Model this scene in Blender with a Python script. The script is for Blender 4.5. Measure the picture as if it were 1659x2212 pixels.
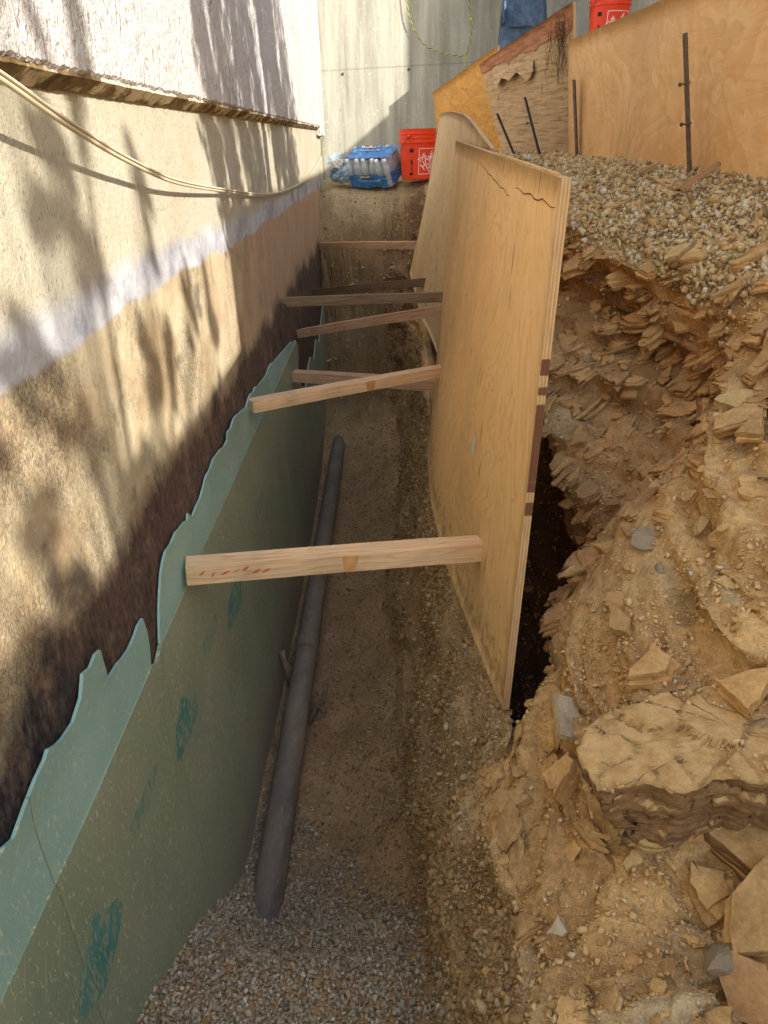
import bpy, bmesh, math, random
import numpy as np
from mathutils import Vector, Matrix, Euler
from mathutils.geometry import tessellate_polygon

random.seed(7)
RNG = np.random.default_rng(7)
for o in list(bpy.data.objects): bpy.data.objects.remove(o)
scene = bpy.context.scene
COL = scene.collection

# ------------------------------------------------------------------ camera
cam = bpy.data.cameras.new('camera'); camo = bpy.data.objects.new('camera', cam); COL.objects.link(camo)
cam.sensor_fit = 'VERTICAL'; cam.sensor_height = 36.0; cam.sensor_width = 27.0
cam.lens = 36.0 * 1559.6 / 2212.0
cam.clip_start = 0.02; cam.clip_end = 400
def _n(v): return v / np.linalg.norm(v)
_C = np.array([829.5, 1106.]); _F = 1559.595
_down = _n(np.array([930 - 829.5, -(4200 - 1106.), -_F])); _f = _n(np.array([825 - 829.5, -(320 - 1106.), -_F]))
_up = -_down; _r = _n(np.cross(_f, _up)); _f = _n(np.cross(_up, _r))
CAMR = Matrix([list(map(float, _r)), list(map(float, _f)), list(map(float, _up))])
camo.matrix_world = CAMR.to_4x4()
scene.camera = camo

# ------------------------------------------------------------------ light
SUN = Vector((1.0, -0.75, 0.72)).normalized()
w = bpy.data.worlds.new('World'); scene.world = w; w.use_nodes = True
wn = w.node_tree; wn.nodes.clear()
sky = wn.nodes.new('ShaderNodeTexSky'); sky.sky_type = 'NISHITA'; sky.sun_disc = False
sky.sun_elevation = math.asin(SUN.z); sky.sun_rotation = math.atan2(SUN.x, SUN.y)
sky.air_density = 1.3; sky.dust_density = 1.5; sky.ozone_density = 0.8
bg = wn.nodes.new('ShaderNodeBackground'); bg.inputs[1].default_value = 0.15
wo = wn.nodes.new('ShaderNodeOutputWorld')
wn.links.new(sky.outputs[0], bg.inputs[0]); wn.links.new(bg.outputs[0], wo.inputs[0])
sl = bpy.data.lights.new('sun', 'SUN'); sl.energy = 3.1; sl.angle = math.radians(0.53); sl.color = (1.0, 0.94, 0.86)
so = bpy.data.objects.new('sun', sl); COL.objects.link(so)
so.rotation_euler = SUN.to_track_quat('Z', 'Y').to_euler(); so.location = (8, -4, 8)
scene.view_settings.view_transform = 'Standard'; scene.view_settings.look = 'None'
scene.view_settings.gamma = 1.0; scene.view_settings.exposure = 1.45
try:
    scene.cycles.max_bounces = 8; scene.cycles.diffuse_bounces = 6
except Exception: pass

# ------------------------------------------------------------------ node helpers
def C(r, g, b, k=1.0):
    f = lambda c: ((c / 255.0) / 12.92 if c / 255.0 <= 0.04045 else ((c / 255.0 + 0.055) / 1.055) ** 2.4) * k
    return (f(r), f(g), f(b), 1.0)
class M:
    def __init__(s, name, rough=0.85, spec=0.3, metal=0.0):
        s.m = bpy.data.materials.new(name); s.m.use_nodes = True; s.t = s.m.node_tree; s.t.nodes.clear()
        s.b = s.t.nodes.new('ShaderNodeBsdfPrincipled'); s.o = s.t.nodes.new('ShaderNodeOutputMaterial')
        s.t.links.new(s.b.outputs[0], s.o.inputs[0])
        s.b.inputs['Roughness'].default_value = rough; s.b.inputs['Specular IOR Level'].default_value = spec
        s.b.inputs['Metallic'].default_value = metal; s._tc = None
    def set(s, sock, v):
        if isinstance(v, bpy.types.NodeSocket): s.t.links.new(v, sock)
        elif v is not None: sock.default_value = v
    def obj(s):
        if not s._tc: s._tc = s.t.nodes.new('ShaderNodeTexCoord')
        return s._tc.outputs['Object']
    def pos(s): return s.t.nodes.new('ShaderNodeNewGeometry').outputs['Position']
    def island(s): return s.t.nodes.new('ShaderNodeNewGeometry').outputs['Random Per Island']
    def rnd(s): return s.t.nodes.new('ShaderNodeObjectInfo').outputs['Random']
    def attr(s, n):
        a = s.t.nodes.new('ShaderNodeAttribute'); a.attribute_name = n; return a.outputs['Color']
    def sc(s, v, scale, loc=(0, 0, 0), rot=(0, 0, 0)):
        n = s.t.nodes.new('ShaderNodeMapping'); s.set(n.inputs[0], v); n.inputs['Scale'].default_value = scale
        n.inputs['Location'].default_value = loc; n.inputs['Rotation'].default_value = rot; return n.outputs[0]
    def noise(s, v, scale=5, det=4, rough=0.55, dist=0.0):
        n = s.t.nodes.new('ShaderNodeTexNoise'); s.set(n.inputs['Vector'], v); n.inputs['Scale'].default_value = scale
        n.inputs['Detail'].default_value = det; n.inputs['Roughness'].default_value = rough; n.inputs['Distortion'].default_value = dist
        return n.outputs['Fac']
    def vor(s, v, scale=5, feat='F1', out='Distance', rnd=1.0):
        n = s.t.nodes.new('ShaderNodeTexVoronoi'); n.feature = feat; s.set(n.inputs['Vector'], v)
        n.inputs['Scale'].default_value = scale; n.inputs['Randomness'].default_value = rnd; return n.outputs[out]
    def wave(s, v, scale=5, dist=2, det=2, dscale=1, dirn='X'):
        n = s.t.nodes.new('ShaderNodeTexWave'); n.bands_direction = dirn; s.set(n.inputs['Vector'], v)
        n.inputs['Scale'].default_value = scale; n.inputs['Distortion'].default_value = dist
        n.inputs['Detail'].default_value = det; n.inputs['Detail Scale'].default_value = dscale; return n.outputs['Fac']
    def ramp(s, f, stops, interp='LINEAR'):
        n = s.t.nodes.new('ShaderNodeValToRGB'); s.set(n.inputs[0], f); r = n.color_ramp; r.interpolation = interp
        while len(r.elements) > 1: r.elements.remove(r.elements[-1])
        r.elements[0].position = stops[0][0]; c = stops[0][1]
        r.elements[0].color = c if hasattr(c, '__len__') else (c, c, c, 1)
        for p, c in stops[1:]:
            e = r.elements.new(p); e.color = c if hasattr(c, '__len__') else (c, c, c, 1)
        return n.outputs[0]
    def mix(s, f, a, b, mode='MIX'):
        n = s.t.nodes.new('ShaderNodeMix'); n.data_type = 'RGBA'; n.blend_type = mode
        s.set(n.inputs[0], f); s.set(n.inputs[6], a); s.set(n.inputs[7], b); return n.outputs[2]
    def math(s, op, a, b=None, c=None, clamp=False):
        n = s.t.nodes.new('ShaderNodeMath'); n.operation = op; n.use_clamp = clamp
        s.set(n.inputs[0], a)
        if b is not None: s.set(n.inputs[1], b)
        if c is not None: s.set(n.inputs[2], c)
        return n.outputs[0]
    def xyz(s, v):
        n = s.t.nodes.new('ShaderNodeSeparateXYZ'); s.set(n.inputs[0], v); return n.outputs
    def bump(s, h, st=0.3, d=0.01, prev=None):
        n = s.t.nodes.new('ShaderNodeBump'); n.inputs['Strength'].default_value = st; n.inputs['Distance'].default_value = d
        s.set(n.inputs['Height'], h)
        if prev is not None: s.set(n.inputs['Normal'], prev)
        s.t.links.new(n.outputs[0], s.b.inputs['Normal']); return n.outputs[0]
    def color(s, c): s.set(s.b.inputs['Base Color'], c); return s
    def rough(s, c): s.set(s.b.inputs['Roughness'], c); return s

# ------------------------------------------------------------------ mesh helpers
def tag(o, label=None, cat=None, group=None, kind=None):
    if label: o['label'] = label
    if cat: o['category'] = cat
    if group: o['group'] = group
    if kind: o['kind'] = kind
    return o
def empty(name, loc, label, cat, group=None):
    o = bpy.data.objects.new(name, None); COL.objects.link(o); o.location = loc; o.empty_display_size = 0.1
    return tag(o, label, cat, group)
def wloc(o):
    l = Vector((0, 0, 0))
    while o is not None: l = l + Vector(o.location); o = o.parent
    return l
def link(name, me, mats, parent=None, loc=(0, 0, 0), smooth=False, world=True):
    """mesh data given in world coordinates; moved so that the object's origin is at loc"""
    if mats is not None:
        for m in (mats if isinstance(mats, (list, tuple)) else [mats]): me.materials.append(m.m if isinstance(m, M) else m)
    o = bpy.data.objects.new(name, me); COL.objects.link(o)
    loc = Vector(loc)
    if parent is not None:
        o.parent = parent; pl = wloc(parent)
        if world: me.transform(Matrix.Translation(-(pl)))
    else:
        o.location = loc
        if world: me.transform(Matrix.Translation(-loc))
    if smooth:
        me.polygons.foreach_set('use_smooth', [True] * len(me.polygons))
    me.update(); return o
def mesh_np(name, V, F, mat_idx=None):
    me = bpy.data.meshes.new(name); V = np.asarray(V, np.float32); F = np.asarray(F, np.int32)
    k = F.shape[1]; n = len(F)
    me.vertices.add(len(V)); me.vertices.foreach_set('co', V.ravel())
    me.loops.add(n * k); me.loops.foreach_set('vertex_index', F.ravel())
    me.polygons.add(n); me.polygons.foreach_set('loop_start', np.arange(0, n * k, k, dtype=np.int32))
    me.polygons.foreach_set('loop_total', np.full(n, k, np.int32))
    if mat_idx is not None: me.polygons.foreach_set('material_index', np.asarray(mat_idx, np.int32))
    me.update(calc_edges=True); me.validate(); return me
def mesh_py(name, V, F):
    me = bpy.data.meshes.new(name); me.from_pydata([tuple(v) for v in V], [], [tuple(f) for f in F]); me.update(); return me
def bm_mesh(name, bm):
    me = bpy.data.meshes.new(name); bmesh.ops.recalc_face_normals(bm, faces=bm.faces[:]); bm.to_mesh(me); bm.free(); return me
def set_col(me, name, cols):
    a = me.color_attributes.new(name, 'FLOAT_COLOR', 'POINT'); c = np.ones((len(cols), 4), np.float32); c[:, :3] = cols
    a.data.foreach_set('color', c.ravel())
def frame(d):
    d = Vector(d).normalized(); a = Vector((0, 0, 1)) if abs(d.z) < 0.9 else Vector((1, 0, 0))
    s = d.cross(a).normalized(); return s, s.cross(d).normalized()
def tube(bm, pts, radii, n=10, cap=True, jitter=0):
    rings = []; P = [Vector(p) for p in pts]
    s = None
    for i, p in enumerate(P):
        d = (P[min(i + 1, len(P) - 1)] - P[max(i - 1, 0)]).normalized()
        if s is None: s, t = frame(d)
        else:
            s = (s - d * s.dot(d)).normalized(); t = s.cross(d).normalized()
        r = radii[i] if hasattr(radii, '__len__') else radii
        rings.append([bm.verts.new(p + (s * math.cos(2 * math.pi * k / n) + t * math.sin(2 * math.pi * k / n)) * r * (1 + random.uniform(-jitter, jitter))) for k in range(n)])
    for a, b in zip(rings, rings[1:]):
        for k in range(n): bm.faces.new((a[k], a[(k + 1) % n], b[(k + 1) % n], b[k]))
    if cap:
        bm.faces.new(rings[0][::-1]); bm.faces.new(rings[-1])
    return rings
def lathe(bm, prof, c=(0, 0, 0), n=40, closed=False):
    rings = []
    for r, z in prof:
        rings.append([bm.verts.new((c[0] + r * math.cos(2 * math.pi * k / n), c[1] + r * math.sin(2 * math.pi * k / n), c[2] + z)) for k in range(n)])
    for a, b in zip(rings, rings[1:]):
        for k in range(n): bm.faces.new((a[k], a[(k + 1) % n], b[(k + 1) % n], b[k]))
    if closed: bm.faces.new(rings[0][::-1])
    return rings
def box(bm, lo, hi):
    vs = [bm.verts.new((x, y, z)) for x in (lo[0], hi[0]) for y in (lo[1], hi[1]) for z in (lo[2], hi[2])]
    for f in ((0, 1, 3, 2), (4, 6, 7, 5), (0, 4, 5, 1), (2, 3, 7, 6), (0, 2, 6, 4), (1, 5, 7, 3)): bm.faces.new([vs[i] for i in f])
    return vs
def bevel_all(bm, w, seg=1):
    bmesh.ops.bevel(bm, geom=bm.edges[:], offset=w, segments=seg, affect='EDGES', clamp_overlap=True)

# ------------------------------------------------------------------ numpy noise
def _h(i, j, k, seed):
    n = (i.astype(np.int64) * 374761393 + j.astype(np.int64) * 668265263 + k.astype(np.int64) * 2147483647 + seed * 1274126177) & 0xffffffff
    n = ((n ^ (n >> 13)) * 1274126177) & 0xffffffff
    n = ((n ^ (n >> 16)) * 2246822519) & 0xffffffff
    return ((n ^ (n >> 15)) & 0xffffff) / float(0xffffff)
def vnoise(p, seed=0):
    i = np.floor(p).astype(np.int64); f = p - i; f = f * f * (3 - 2 * f); r = 0
    for dx in (0, 1):
        for dy in (0, 1):
            for dz in (0, 1):
                wgt = (f[:, 0] if dx else 1 - f[:, 0]) * (f[:, 1] if dy else 1 - f[:, 1]) * (f[:, 2] if dz else 1 - f[:, 2])
                r = r + wgt * _h(i[:, 0] + dx, i[:, 1] + dy, i[:, 2] + dz, seed)
    return r
def fbm(p, octv=4, seed=0, gain=0.5):
    a = 1; s = 0; r = 0
    for o in range(octv): r = r + a * vnoise(p * (2.03 ** o) + o * 7.7, seed + o); s += a; a *= gain
    return r / s - 0.5
def cells(p, seed=0):
    """voronoi: returns id-hash of nearest cell and F2-F1"""
    i = np.floor(p).astype(np.int64); b1 = np.full(len(p), 9.); b2 = np.full(len(p), 9.); hid = np.zeros(len(p))
    for dx in (-1, 0, 1):
        for dy in (-1, 0, 1):
            for dz in (-1, 0, 1):
                ci, cj, ck = i[:, 0] + dx, i[:, 1] + dy, i[:, 2] + dz
                q = np.stack([ci + _h(ci, cj, ck, seed), cj + _h(ci, cj, ck, seed + 1), ck + _h(ci, cj, ck, seed + 2)], 1)
                d = np.sqrt(((q - p) ** 2).sum(1)); m = d < b1
                b2 = np.where(m, b1, np.minimum(b2, d)); hid = np.where(m, _h(ci, cj, ck, seed + 3), hid); b1 = np.where(m, d, b1)
    return hid, b2 - b1
def sstep(a, b, x):
    t = np.clip((x - a) / (b - a), 0, 1); return t * t * (3 - 2 * t)

# ================================================================== MATERIALS
# soil / rock, tint comes from the terrain's own colour attribute
soil = M('dusty_soil', rough=0.95, spec=0.12)
p = soil.pos(); n1 = soil.noise(p, 6, 5, 0.6); n2 = soil.noise(p, 60, 4, 0.7); n3 = soil.noise(p, 260, 3, 0.6)
c = soil.mix(0.9, soil.attr('tint'), soil.ramp(n1, [(0.3, 0.74), (0.7, 1.22)]), 'MULTIPLY')
c = soil.mix(0.8, c, soil.ramp(n2, [(0.3, 0.62), (0.7, 1.28)]), 'MULTIPLY')
c = soil.mix(0.6, c, soil.ramp(n3, [(0.3, 0.7), (0.7, 1.25)]), 'MULTIPLY')
soil.color(c)
hh = soil.math('ADD', soil.math('MULTIPLY', n2, 0.6), soil.math('MULTIPLY', n3, 0.4))
soil.bump(hh, 0.9, 0.012)
BED = Vector((-0.34, -0.14, 0.93)).normalized()
def rock_mat(name, stops, streak=0.5, rnd=True, grain=1.0, pale_top=False):
    m = M(name, rough=0.93, spec=0.15)
    p = m.obj(); p2 = m.sc(p, (1, 1, 7)); f = m.noise(p2, 14, 6, 0.7, 0.5)
    base = m.ramp(m.math('ADD', m.math('MULTIPLY', f, streak), m.math('MULTIPLY', m.noise(p, 18, 5, 0.65), 1 - streak)), stops)
    if rnd: base = m.mix(0.75, base, m.ramp(m.island(), [(0, (0.7, 0.68, 0.66, 1)), (0.5, (1, 0.98, 0.94, 1)), (0.8, (1.14, 1.1, 1.0, 1)), (1, (1.0, 0.86, 0.7, 1))]), 'MULTIPLY')
    base = m.mix(0.55, base, m.ramp(m.noise(p, 120 * grain, 3, 0.7), [(0.3, 0.65), (0.7, 1.2)]), 'MULTIPLY')
    if pale_top:  # paler mix on faces that point up
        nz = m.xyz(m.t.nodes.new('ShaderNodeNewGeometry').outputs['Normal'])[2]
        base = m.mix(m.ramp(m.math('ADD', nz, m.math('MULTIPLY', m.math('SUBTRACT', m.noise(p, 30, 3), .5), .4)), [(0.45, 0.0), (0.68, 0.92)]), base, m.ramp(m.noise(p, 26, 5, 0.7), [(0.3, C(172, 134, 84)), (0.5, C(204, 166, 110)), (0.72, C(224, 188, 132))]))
    m.color(base); m.bump(m.math('ADD', m.math('MULTIPLY', m.noise(p, 70 * grain, 4, 0.7), 0.6), m.math('MULTIPLY', m.noise(p2, 60, 3), 0.5)), 0.8, 0.008)
    return m
shale = rock_mat('tan_shale', [(0.28, C(150, 114, 74)), (0.45, C(192, 152, 100)), (0.6, C(214, 176, 120)), (0.8, C(226, 194, 140))])
shale_dark = rock_mat('brown_shale', [(0.25, C(96, 72, 52)), (0.45, C(140, 106, 70)), (0.7, C(168, 138, 98))], 0.85, False, pale_top=True)
shale_yel = rock_mat('ochre_shale', [(0.25, C(166, 132, 84)), (0.5, C(200, 168, 114)), (0.8, C(216, 192, 144))], 0.5, False)
shale_orange = rock_mat('rusty_shale', [(0.25, C(140, 104, 68)), (0.5, C(184, 142, 94)), (0.8, C(204, 168, 120))], 0.5, False)
rock_grey = rock_mat('pale_grey_rock', [(0.25, C(160, 140, 110)), (0.5, C(198, 178, 144)), (0.8, C(218, 202, 172))], 0.3, False)
grav_tan = M('tan_gravel', rough=0.93, spec=0.15)
g = grav_tan.ramp(grav_tan.island(), [(0, C(140, 112, 74)), (0.2, C(180, 148, 100)), (0.5, C(204, 172, 118)), (0.8, C(216, 192, 144)), (0.9, C(204, 194, 166)), (0.96, C(224, 216, 194)), (1, C(206, 158, 98))])
g = grav_tan.mix(0.5, g, grav_tan.ramp(grav_tan.noise(grav_tan.pos(), 150, 3, 0.7), [(0.3, 0.6), (0.7, 1.2)]), 'MULTIPLY'); grav_tan.color(g)
grav_tan.bump(grav_tan.noise(grav_tan.pos(), 240, 3), 0.5, 0.002)
grav_grey = M('grey_gravel', rough=0.93, spec=0.15)
g = grav_grey.ramp(grav_grey.island(), [(0, C(136, 120, 96)), (0.25, C(166, 150, 124)), (0.6, C(186, 170, 142)), (0.85, C(202, 186, 158)), (0.95, C(220, 210, 190)), (1, C(184, 144, 104))])
g = grav_grey.mix(0.5, g, grav_grey.ramp(grav_grey.noise(grav_grey.pos(), 150, 3, 0.7), [(0.3, 0.6), (0.7, 1.2)]), 'MULTIPLY'); grav_grey.color(g)
grav_grey.bump(grav_grey.noise(grav_grey.pos(), 240, 3), 0.5, 0.002)

def plywood(name, light, mid, dark, gdir='z', rot=0.0, knots=0.5, blotch=0.0, grey=0.0, seed=0.0, mud=False):
    """face veneer; gdir = world axis along which the grain runs, the sheet stands in a plane roughly normal to x"""
    m = M(name, rough=0.6, spec=0.25); p = m.sc(m.obj(), (1, 1, 1), (seed, seed * 1.7, seed * 0.6))
    st = (1.6, 1.6, 0.85) if gdir == 'z' else (1.6, 0.5, 1.6)
    q = m.sc(p, st, rot=(rot, 0, 0)); fld = m.noise(q, 1.7, 4, 0.45, 1.1)
    rings = m.math('FRACT', m.math('MULTIPLY', fld, 20.0))
    rr = m.ramp(rings, [(0, 0.0), (0.5, 0.15), (0.86, 1.0), (1, 0.0)])
    line = m.mix(0.35, mid, dark)
    base = m.mix(m.math('MULTIPLY', rr, 0.55), light, line)
    big = m.noise(q, 0.9, 3); base = m.mix(m.ramp(big, [(0.35, 0.0), (0.65, 0.5)]), base, mid)
    f1 = (60, 60, 3.2) if gdir == 'z' else (60, 3.2, 60)
    fine = m.noise(m.sc(p, f1, rot=(rot, 0, 0)), 3, 3, 0.6)
    base = m.mix(0.10, base, m.ramp(fine, [(0.3, 0.72), (0.65, 1.12)]), 'MULTIPLY')
    if blotch > 0:
        b = m.noise(p, 4.2, 4, 0.55, 1.6); b2 = m.math('FRACT', m.math('MULTIPLY', m.noise(p, 1.6, 3, 0.5, 0.8), 11.0))
        base = m.mix(m.math('MULTIPLY', m.ramp(b, [(0.42, 0.0), (0.52, 1.0), (0.58, 0.15)]), blotch), base, light)
        base = m.mix(m.math('MULTIPLY', m.ramp(b2, [(0.0, 0.0), (0.8, 0.7)]), blotch * 0.55), base, dark)
    k1 = (34, 34, 5.0) if gdir == 'z' else (34, 5.0, 34)
    v = m.vor(m.sc(p, k1, rot=(rot, 0, 0)), 1.0); msk = m.noise(q, 3.2, 2)
    kk = m.math('MULTIPLY', m.ramp(v, [(0.12, 1.0), (0.26, 0.0)]), m.ramp(msk, [(0.52, 0.0), (0.60, 1.0)]))
    base = m.mix(m.math('MULTIPLY', kk, knots), base, dark)
    dst = m.noise(p, 2.2, 5, 0.6); base = m.mix(m.ramp(dst, [(0.45, 0.0), (0.8, 0.4)]), base, C(170, 140, 100))
    if grey > 0: base = m.mix(m.ramp(m.noise(p, 3, 5, 0.65), [(0.35, grey), (0.7, grey * 0.6)]), base, C(150, 132, 108))
    if mud:
        zz = m.xyz(m.pos())[2]; sp = m.noise(m.sc(p, (3, 3, 3)), 9, 5, 0.72)
        mz = m.ramp(m.math('ADD', m.math('MULTIPLY', m.math('ADD', zz, 1.3), 1.1), m.math('MULTIPLY', m.math('SUBTRACT', sp, 0.5), 0.9)), [(0.02, 0.75), (0.16, 0.0)])
        base = m.mix(mz, base, C(166, 132, 90)); base = m.mix(m.math('MULTIPLY', m.ramp(m.noise(p, 34, 3, 0.6), [(0.68, 0.0), (0.71, 1.0)]), 0.5), base, C(160, 124, 82))
    m.color(base); m.bump(m.math('ADD', fine, m.math('MULTIPLY', kk, -1.5)), 0.25, 0.002); return m
ply_face = plywood('fresh_plywood', C(248, 208, 150), C(238, 184, 118), C(160, 98, 46), 'z', 0.06, 0.85, mud=True)
ply_face2 = plywood('plywood_behind', C(244, 216, 168), C(230, 192, 132), C(146, 90, 46), 'z', 0.15, 0.9, seed=3.1)
ply_big = plywood('orange_plywood', C(246, 206, 148), C(236, 178, 110), C(212, 148, 84), 'y', 0.05, 0.3, blotch=0.85, seed=5.0)
ply_mid = plywood('amber_plywood', C(226, 176, 98), C(208, 148, 70), C(120, 66, 26), 'y', 0.35, 0.9, blotch=0.5, seed=8.0)
# ply edges: stripes across thickness (object x) plus maroon paint lower down
def edge_mat(name, paint):
    m = M(name, rough=0.75, spec=0.2); p = m.obj()
    uv = m.t.nodes.new('ShaderNodeUVMap').outputs[0]; u = m.xyz(uv)
    s = m.math('FRACT', m.math('MULTIPLY', u[0], 2.5))
    c = m.mix(m.ramp(s, [(0.42, 0.0), (0.5, 1.0), (0.94, 1.0), (1.0, 0.0)]), C(216, 178, 128), C(194, 152, 108))
    c = m.mix(0.6, c, m.ramp(m.noise(m.sc(p, (20, 20, 2)), 8, 4, 0.7), [(0.3, 0.6), (0.7, 1.15)]), 'MULTIPLY')
    if paint:
        k = m.math('ADD', u[1], m.math('MULTIPLY', m.math('SUBTRACT', m.noise(m.sc(p, (3, 3, 30)), 1.0, 2), 0.5), 0.55))
        k2 = m.ramp(k, [(0.30, 0.0), (0.32, 1.0), (0.52, 1.0), (0.55, 0.0)])
        c = m.mix(m.math('MULTIPLY', k2, 0.85), c, C(92, 48, 36))
    m.color(c); return m
ply_edge = edge_mat('plywood_edge', True); ply_edge2 = edge_mat('plywood_edge_plain', False)
weather = M('weathered_plywood', rough=0.9, spec=0.1)
p = weather.obj(); q = weather.sc(p, (1, 1.2, 9), rot=(-0.28, 0, 0)); f = weather.noise(q, 7, 5, 0.65, 0.5)
c = weather.ramp(f, [(0.25, C(130, 102, 74)), (0.45, C(184, 154, 116)), (0.7, C(204, 178, 140))])
c = weather.mix(weather.math('MULTIPLY', weather.ramp(weather.vor(weather.sc(p, (14, 14, 4)), 1.0), [(0.06, 1.0), (0.16, 0.0)]), 0.7), c, C(60, 40, 26))
weather.color(c); weather.bump(f, 0.8, 0.012)
redwood = M('reddish_ply_layer', rough=0.9, spec=0.1)
p = redwood.obj(); f = redwood.noise(redwood.sc(p, (8, 8, 60), rot=(0, 0, 0)), 1, 4, 0.7); redwood.color(redwood.ramp(f, [(0.3, C(122, 82, 58)), (0.55, C(168, 116, 84)), (0.8, C(186, 146, 112))])); redwood.bump(f, 0.5, 0.004)
def lumber(name, a, b, d, grey=0.0):
    m = M(name, rough=0.75, spec=0.2); p = m.obj()
    q = m.sc(p, (1.3, 22, 22)); f = m.noise(q, 2.2, 4, 0.6, 0.6)
    lines = m.math('FRACT', m.math('MULTIPLY', m.noise(m.sc(p, (0.7, 9, 9)), 1.6, 2), 14))
    c = m.mix(m.ramp(lines, [(0, 0.0), (0.6, 0.2), (0.9, 0.75), (1, 0.0)]), a, b)
    c = m.mix(0.6, c, m.ramp(f, [(0.3, 0.68), (0.65, 1.12)]), 'MULTIPLY')
    v = m.vor(m.sc(p, (3.0, 9, 9), (0.35, 0.2, 0.1)), 1.0); c = m.mix(m.ramp(v, [(0.12, 0.85), (0.2, 0.3), (0.26, 0.0)]), c, d)
    c = m.mix(m.ramp(m.noise(p, 9, 4), [(0.5, 0.0), (0.8, 0.35)]), c, C(140, 112, 84))
    m.color(c); m.bump(f, 0.3, 0.002); return m
lum_new = lumber('fir_lumber', C(232, 198, 154), C(212, 166, 120), C(186, 132, 84))
lum_pink = lumber('pinkish_lumber', C(214, 174, 138), C(194, 146, 112), C(140, 96, 64))
lum_grey = lumber('weathered_lumber', C(150, 126, 98), C(116, 94, 70), C(66, 50, 38))
old_wood = lumber('old_wood', C(176, 136, 92), C(146, 106, 68), C(70, 46, 30))
steel = M('rusty_steel', rough=0.7, spec=0.4)
steel.color(steel.ramp(steel.noise(steel.obj(), 30, 5, 0.7), [(0.3, C(70, 58, 50)), (0.55, C(110, 92, 78)), (0.8, C(142, 112, 86))])); steel.bump(steel.noise(steel.obj(), 60, 3), 0.4, 0.003)
steel_dk = M('dark_steel', rough=0.6, spec=0.4, metal=0.4)
steel_dk.color(steel_dk.ramp(steel_dk.noise(steel_dk.obj(), 30, 5, 0.7), [(0.3, C(34, 34, 38)), (0.8, C(78, 72, 68))]))

def grav_mat(name, cols):
    m = M(name, rough=0.95, spec=0.12); g = m.ramp(m.island(), cols)
    g = m.mix(0.4, g, m.ramp(m.noise(m.pos(), 150, 3, 0.7), [(0.3, 0.65), (0.7, 1.2)]), 'MULTIPLY'); m.color(g); return m
grav_floor = grav_mat('brown_gravel', [(0, C(150, 124, 94)), (0.4, C(182, 154, 118)), (0.8, C(202, 176, 138)), (0.95, C(214, 198, 168)), (1, C(176, 132, 92))])
clods = grav_mat('earth_clods', [(0, C(150, 120, 82)), (0.5, C(180, 148, 104)), (0.9, C(196, 166, 122)), (1, C(168, 122, 78))])
crumb_tan = grav_mat('tan_crumbs', [(0, C(188, 150, 98)), (0.5, C(214, 176, 118)), (0.9, C(226, 192, 138)), (1, C(214, 200, 170))])
# house wall materials -------------------------------------------------
stucco = M('white_stucco', rough=0.9, spec=0.2)
p = stucco.pos(); n = stucco.noise(p, 55, 4, 0.6); pits = stucco.noise(stucco.sc(p, (1, 1, 0.5)), 85, 3, 0.55, 0.7); big = stucco.noise(p, 3, 4)
c = stucco.mix(stucco.ramp(big, [(0.35, 0.0), (0.7, 0.55)]), C(198, 194, 190), C(186, 178, 168))
c = stucco.mix(stucco.math('MULTIPLY', stucco.ramp(pits, [(0.36, 1.0), (0.40, 0.0)]), 0.6), c, C(120, 104, 90))
crk = stucco.math('ABSOLUTE', stucco.math('SUBTRACT', stucco.noise(stucco.sc(p, (1, 1.5, 1.5), rot=(0.9, 0, 0)), 3.2, 5, 0.72, 0.6), 0.5))
cm = stucco.math('MULTIPLY', stucco.ramp(crk, [(0.003, 1.0), (0.007, 0.0)]), stucco.ramp(stucco.noise(p, 5, 3), [(0.53, 0.0), (0.58, 1.0)]))
c = stucco.mix(stucco.math('MULTIPLY', cm, 0.4), c, C(110, 96, 84)); stucco.color(c)
stucco.bump(stucco.math('SUBTRACT', stucco.math('ADD', n, stucco.math('MULTIPLY', pits, 0.8)), stucco.math('MULTIPLY', cm, 0.6)), 0.85, 0.012)
drip = M('broken_drip_edge', rough=0.8, spec=0.2)
p = drip.pos(); f = drip.noise(p, 22, 5, 0.7)
drip.color(drip.mix(drip.ramp(drip.noise(p, 9, 4, 0.7), [(0.48, 0.0), (0.56, 1.0)]), drip.ramp(f, [(0.3, C(84, 66, 42)), (0.7, C(150, 126, 86))]), C(214, 202, 176))); drip.bump(f, 0.6, 0.006)

fw = M('foundation_coating', rough=0.85, spec=0.25)
p = fw.pos(); X = fw.xyz(p)
wz = fw.noise(fw.sc(p, (1, 1.0, 1)), 3.0, 5, 0.6); wz2 = fw.noise(fw.sc(p, (1, 1.4, 1.0)), 22, 4, 0.65)
zz = fw.math('ADD', X[2], fw.math('ADD', fw.math('MULTIPLY', fw.math('SUBTRACT', wz, 0.5), 0.28), fw.math('MULTIPLY', fw.math('SUBTRACT', wz2, 0.5), 0.06)))
cream = fw.mix(fw.ramp(fw.noise(p, 5, 5, 0.6), [(0.35, 0.0), (0.7, 0.8)]), C(184, 178, 158), C(170, 160, 134))
speck = fw.noise(fw.sc(p, (1, 2.2, 1.0)), 80, 3, 0.6)
cream = fw.mix(fw.math('MULTIPLY', fw.ramp(speck, [(0.35, 1.0), (0.40, 0.0)]), 0.65), cream, C(92, 84, 66))
drips = fw.noise(fw.sc(p, (1, 16, 1.6)), 3, 4, 0.6); cream = fw.mix(fw.ramp(drips, [(0.66, 0.0), (0.71, 0.8)]), cream, C(224, 220, 206))
white = fw.mix(fw.ramp(fw.noise(p, 6, 5, 0.65), [(0.42, 0.0), (0.66, 0.9)]), C(190, 190, 192), C(126, 127, 134))
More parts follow.
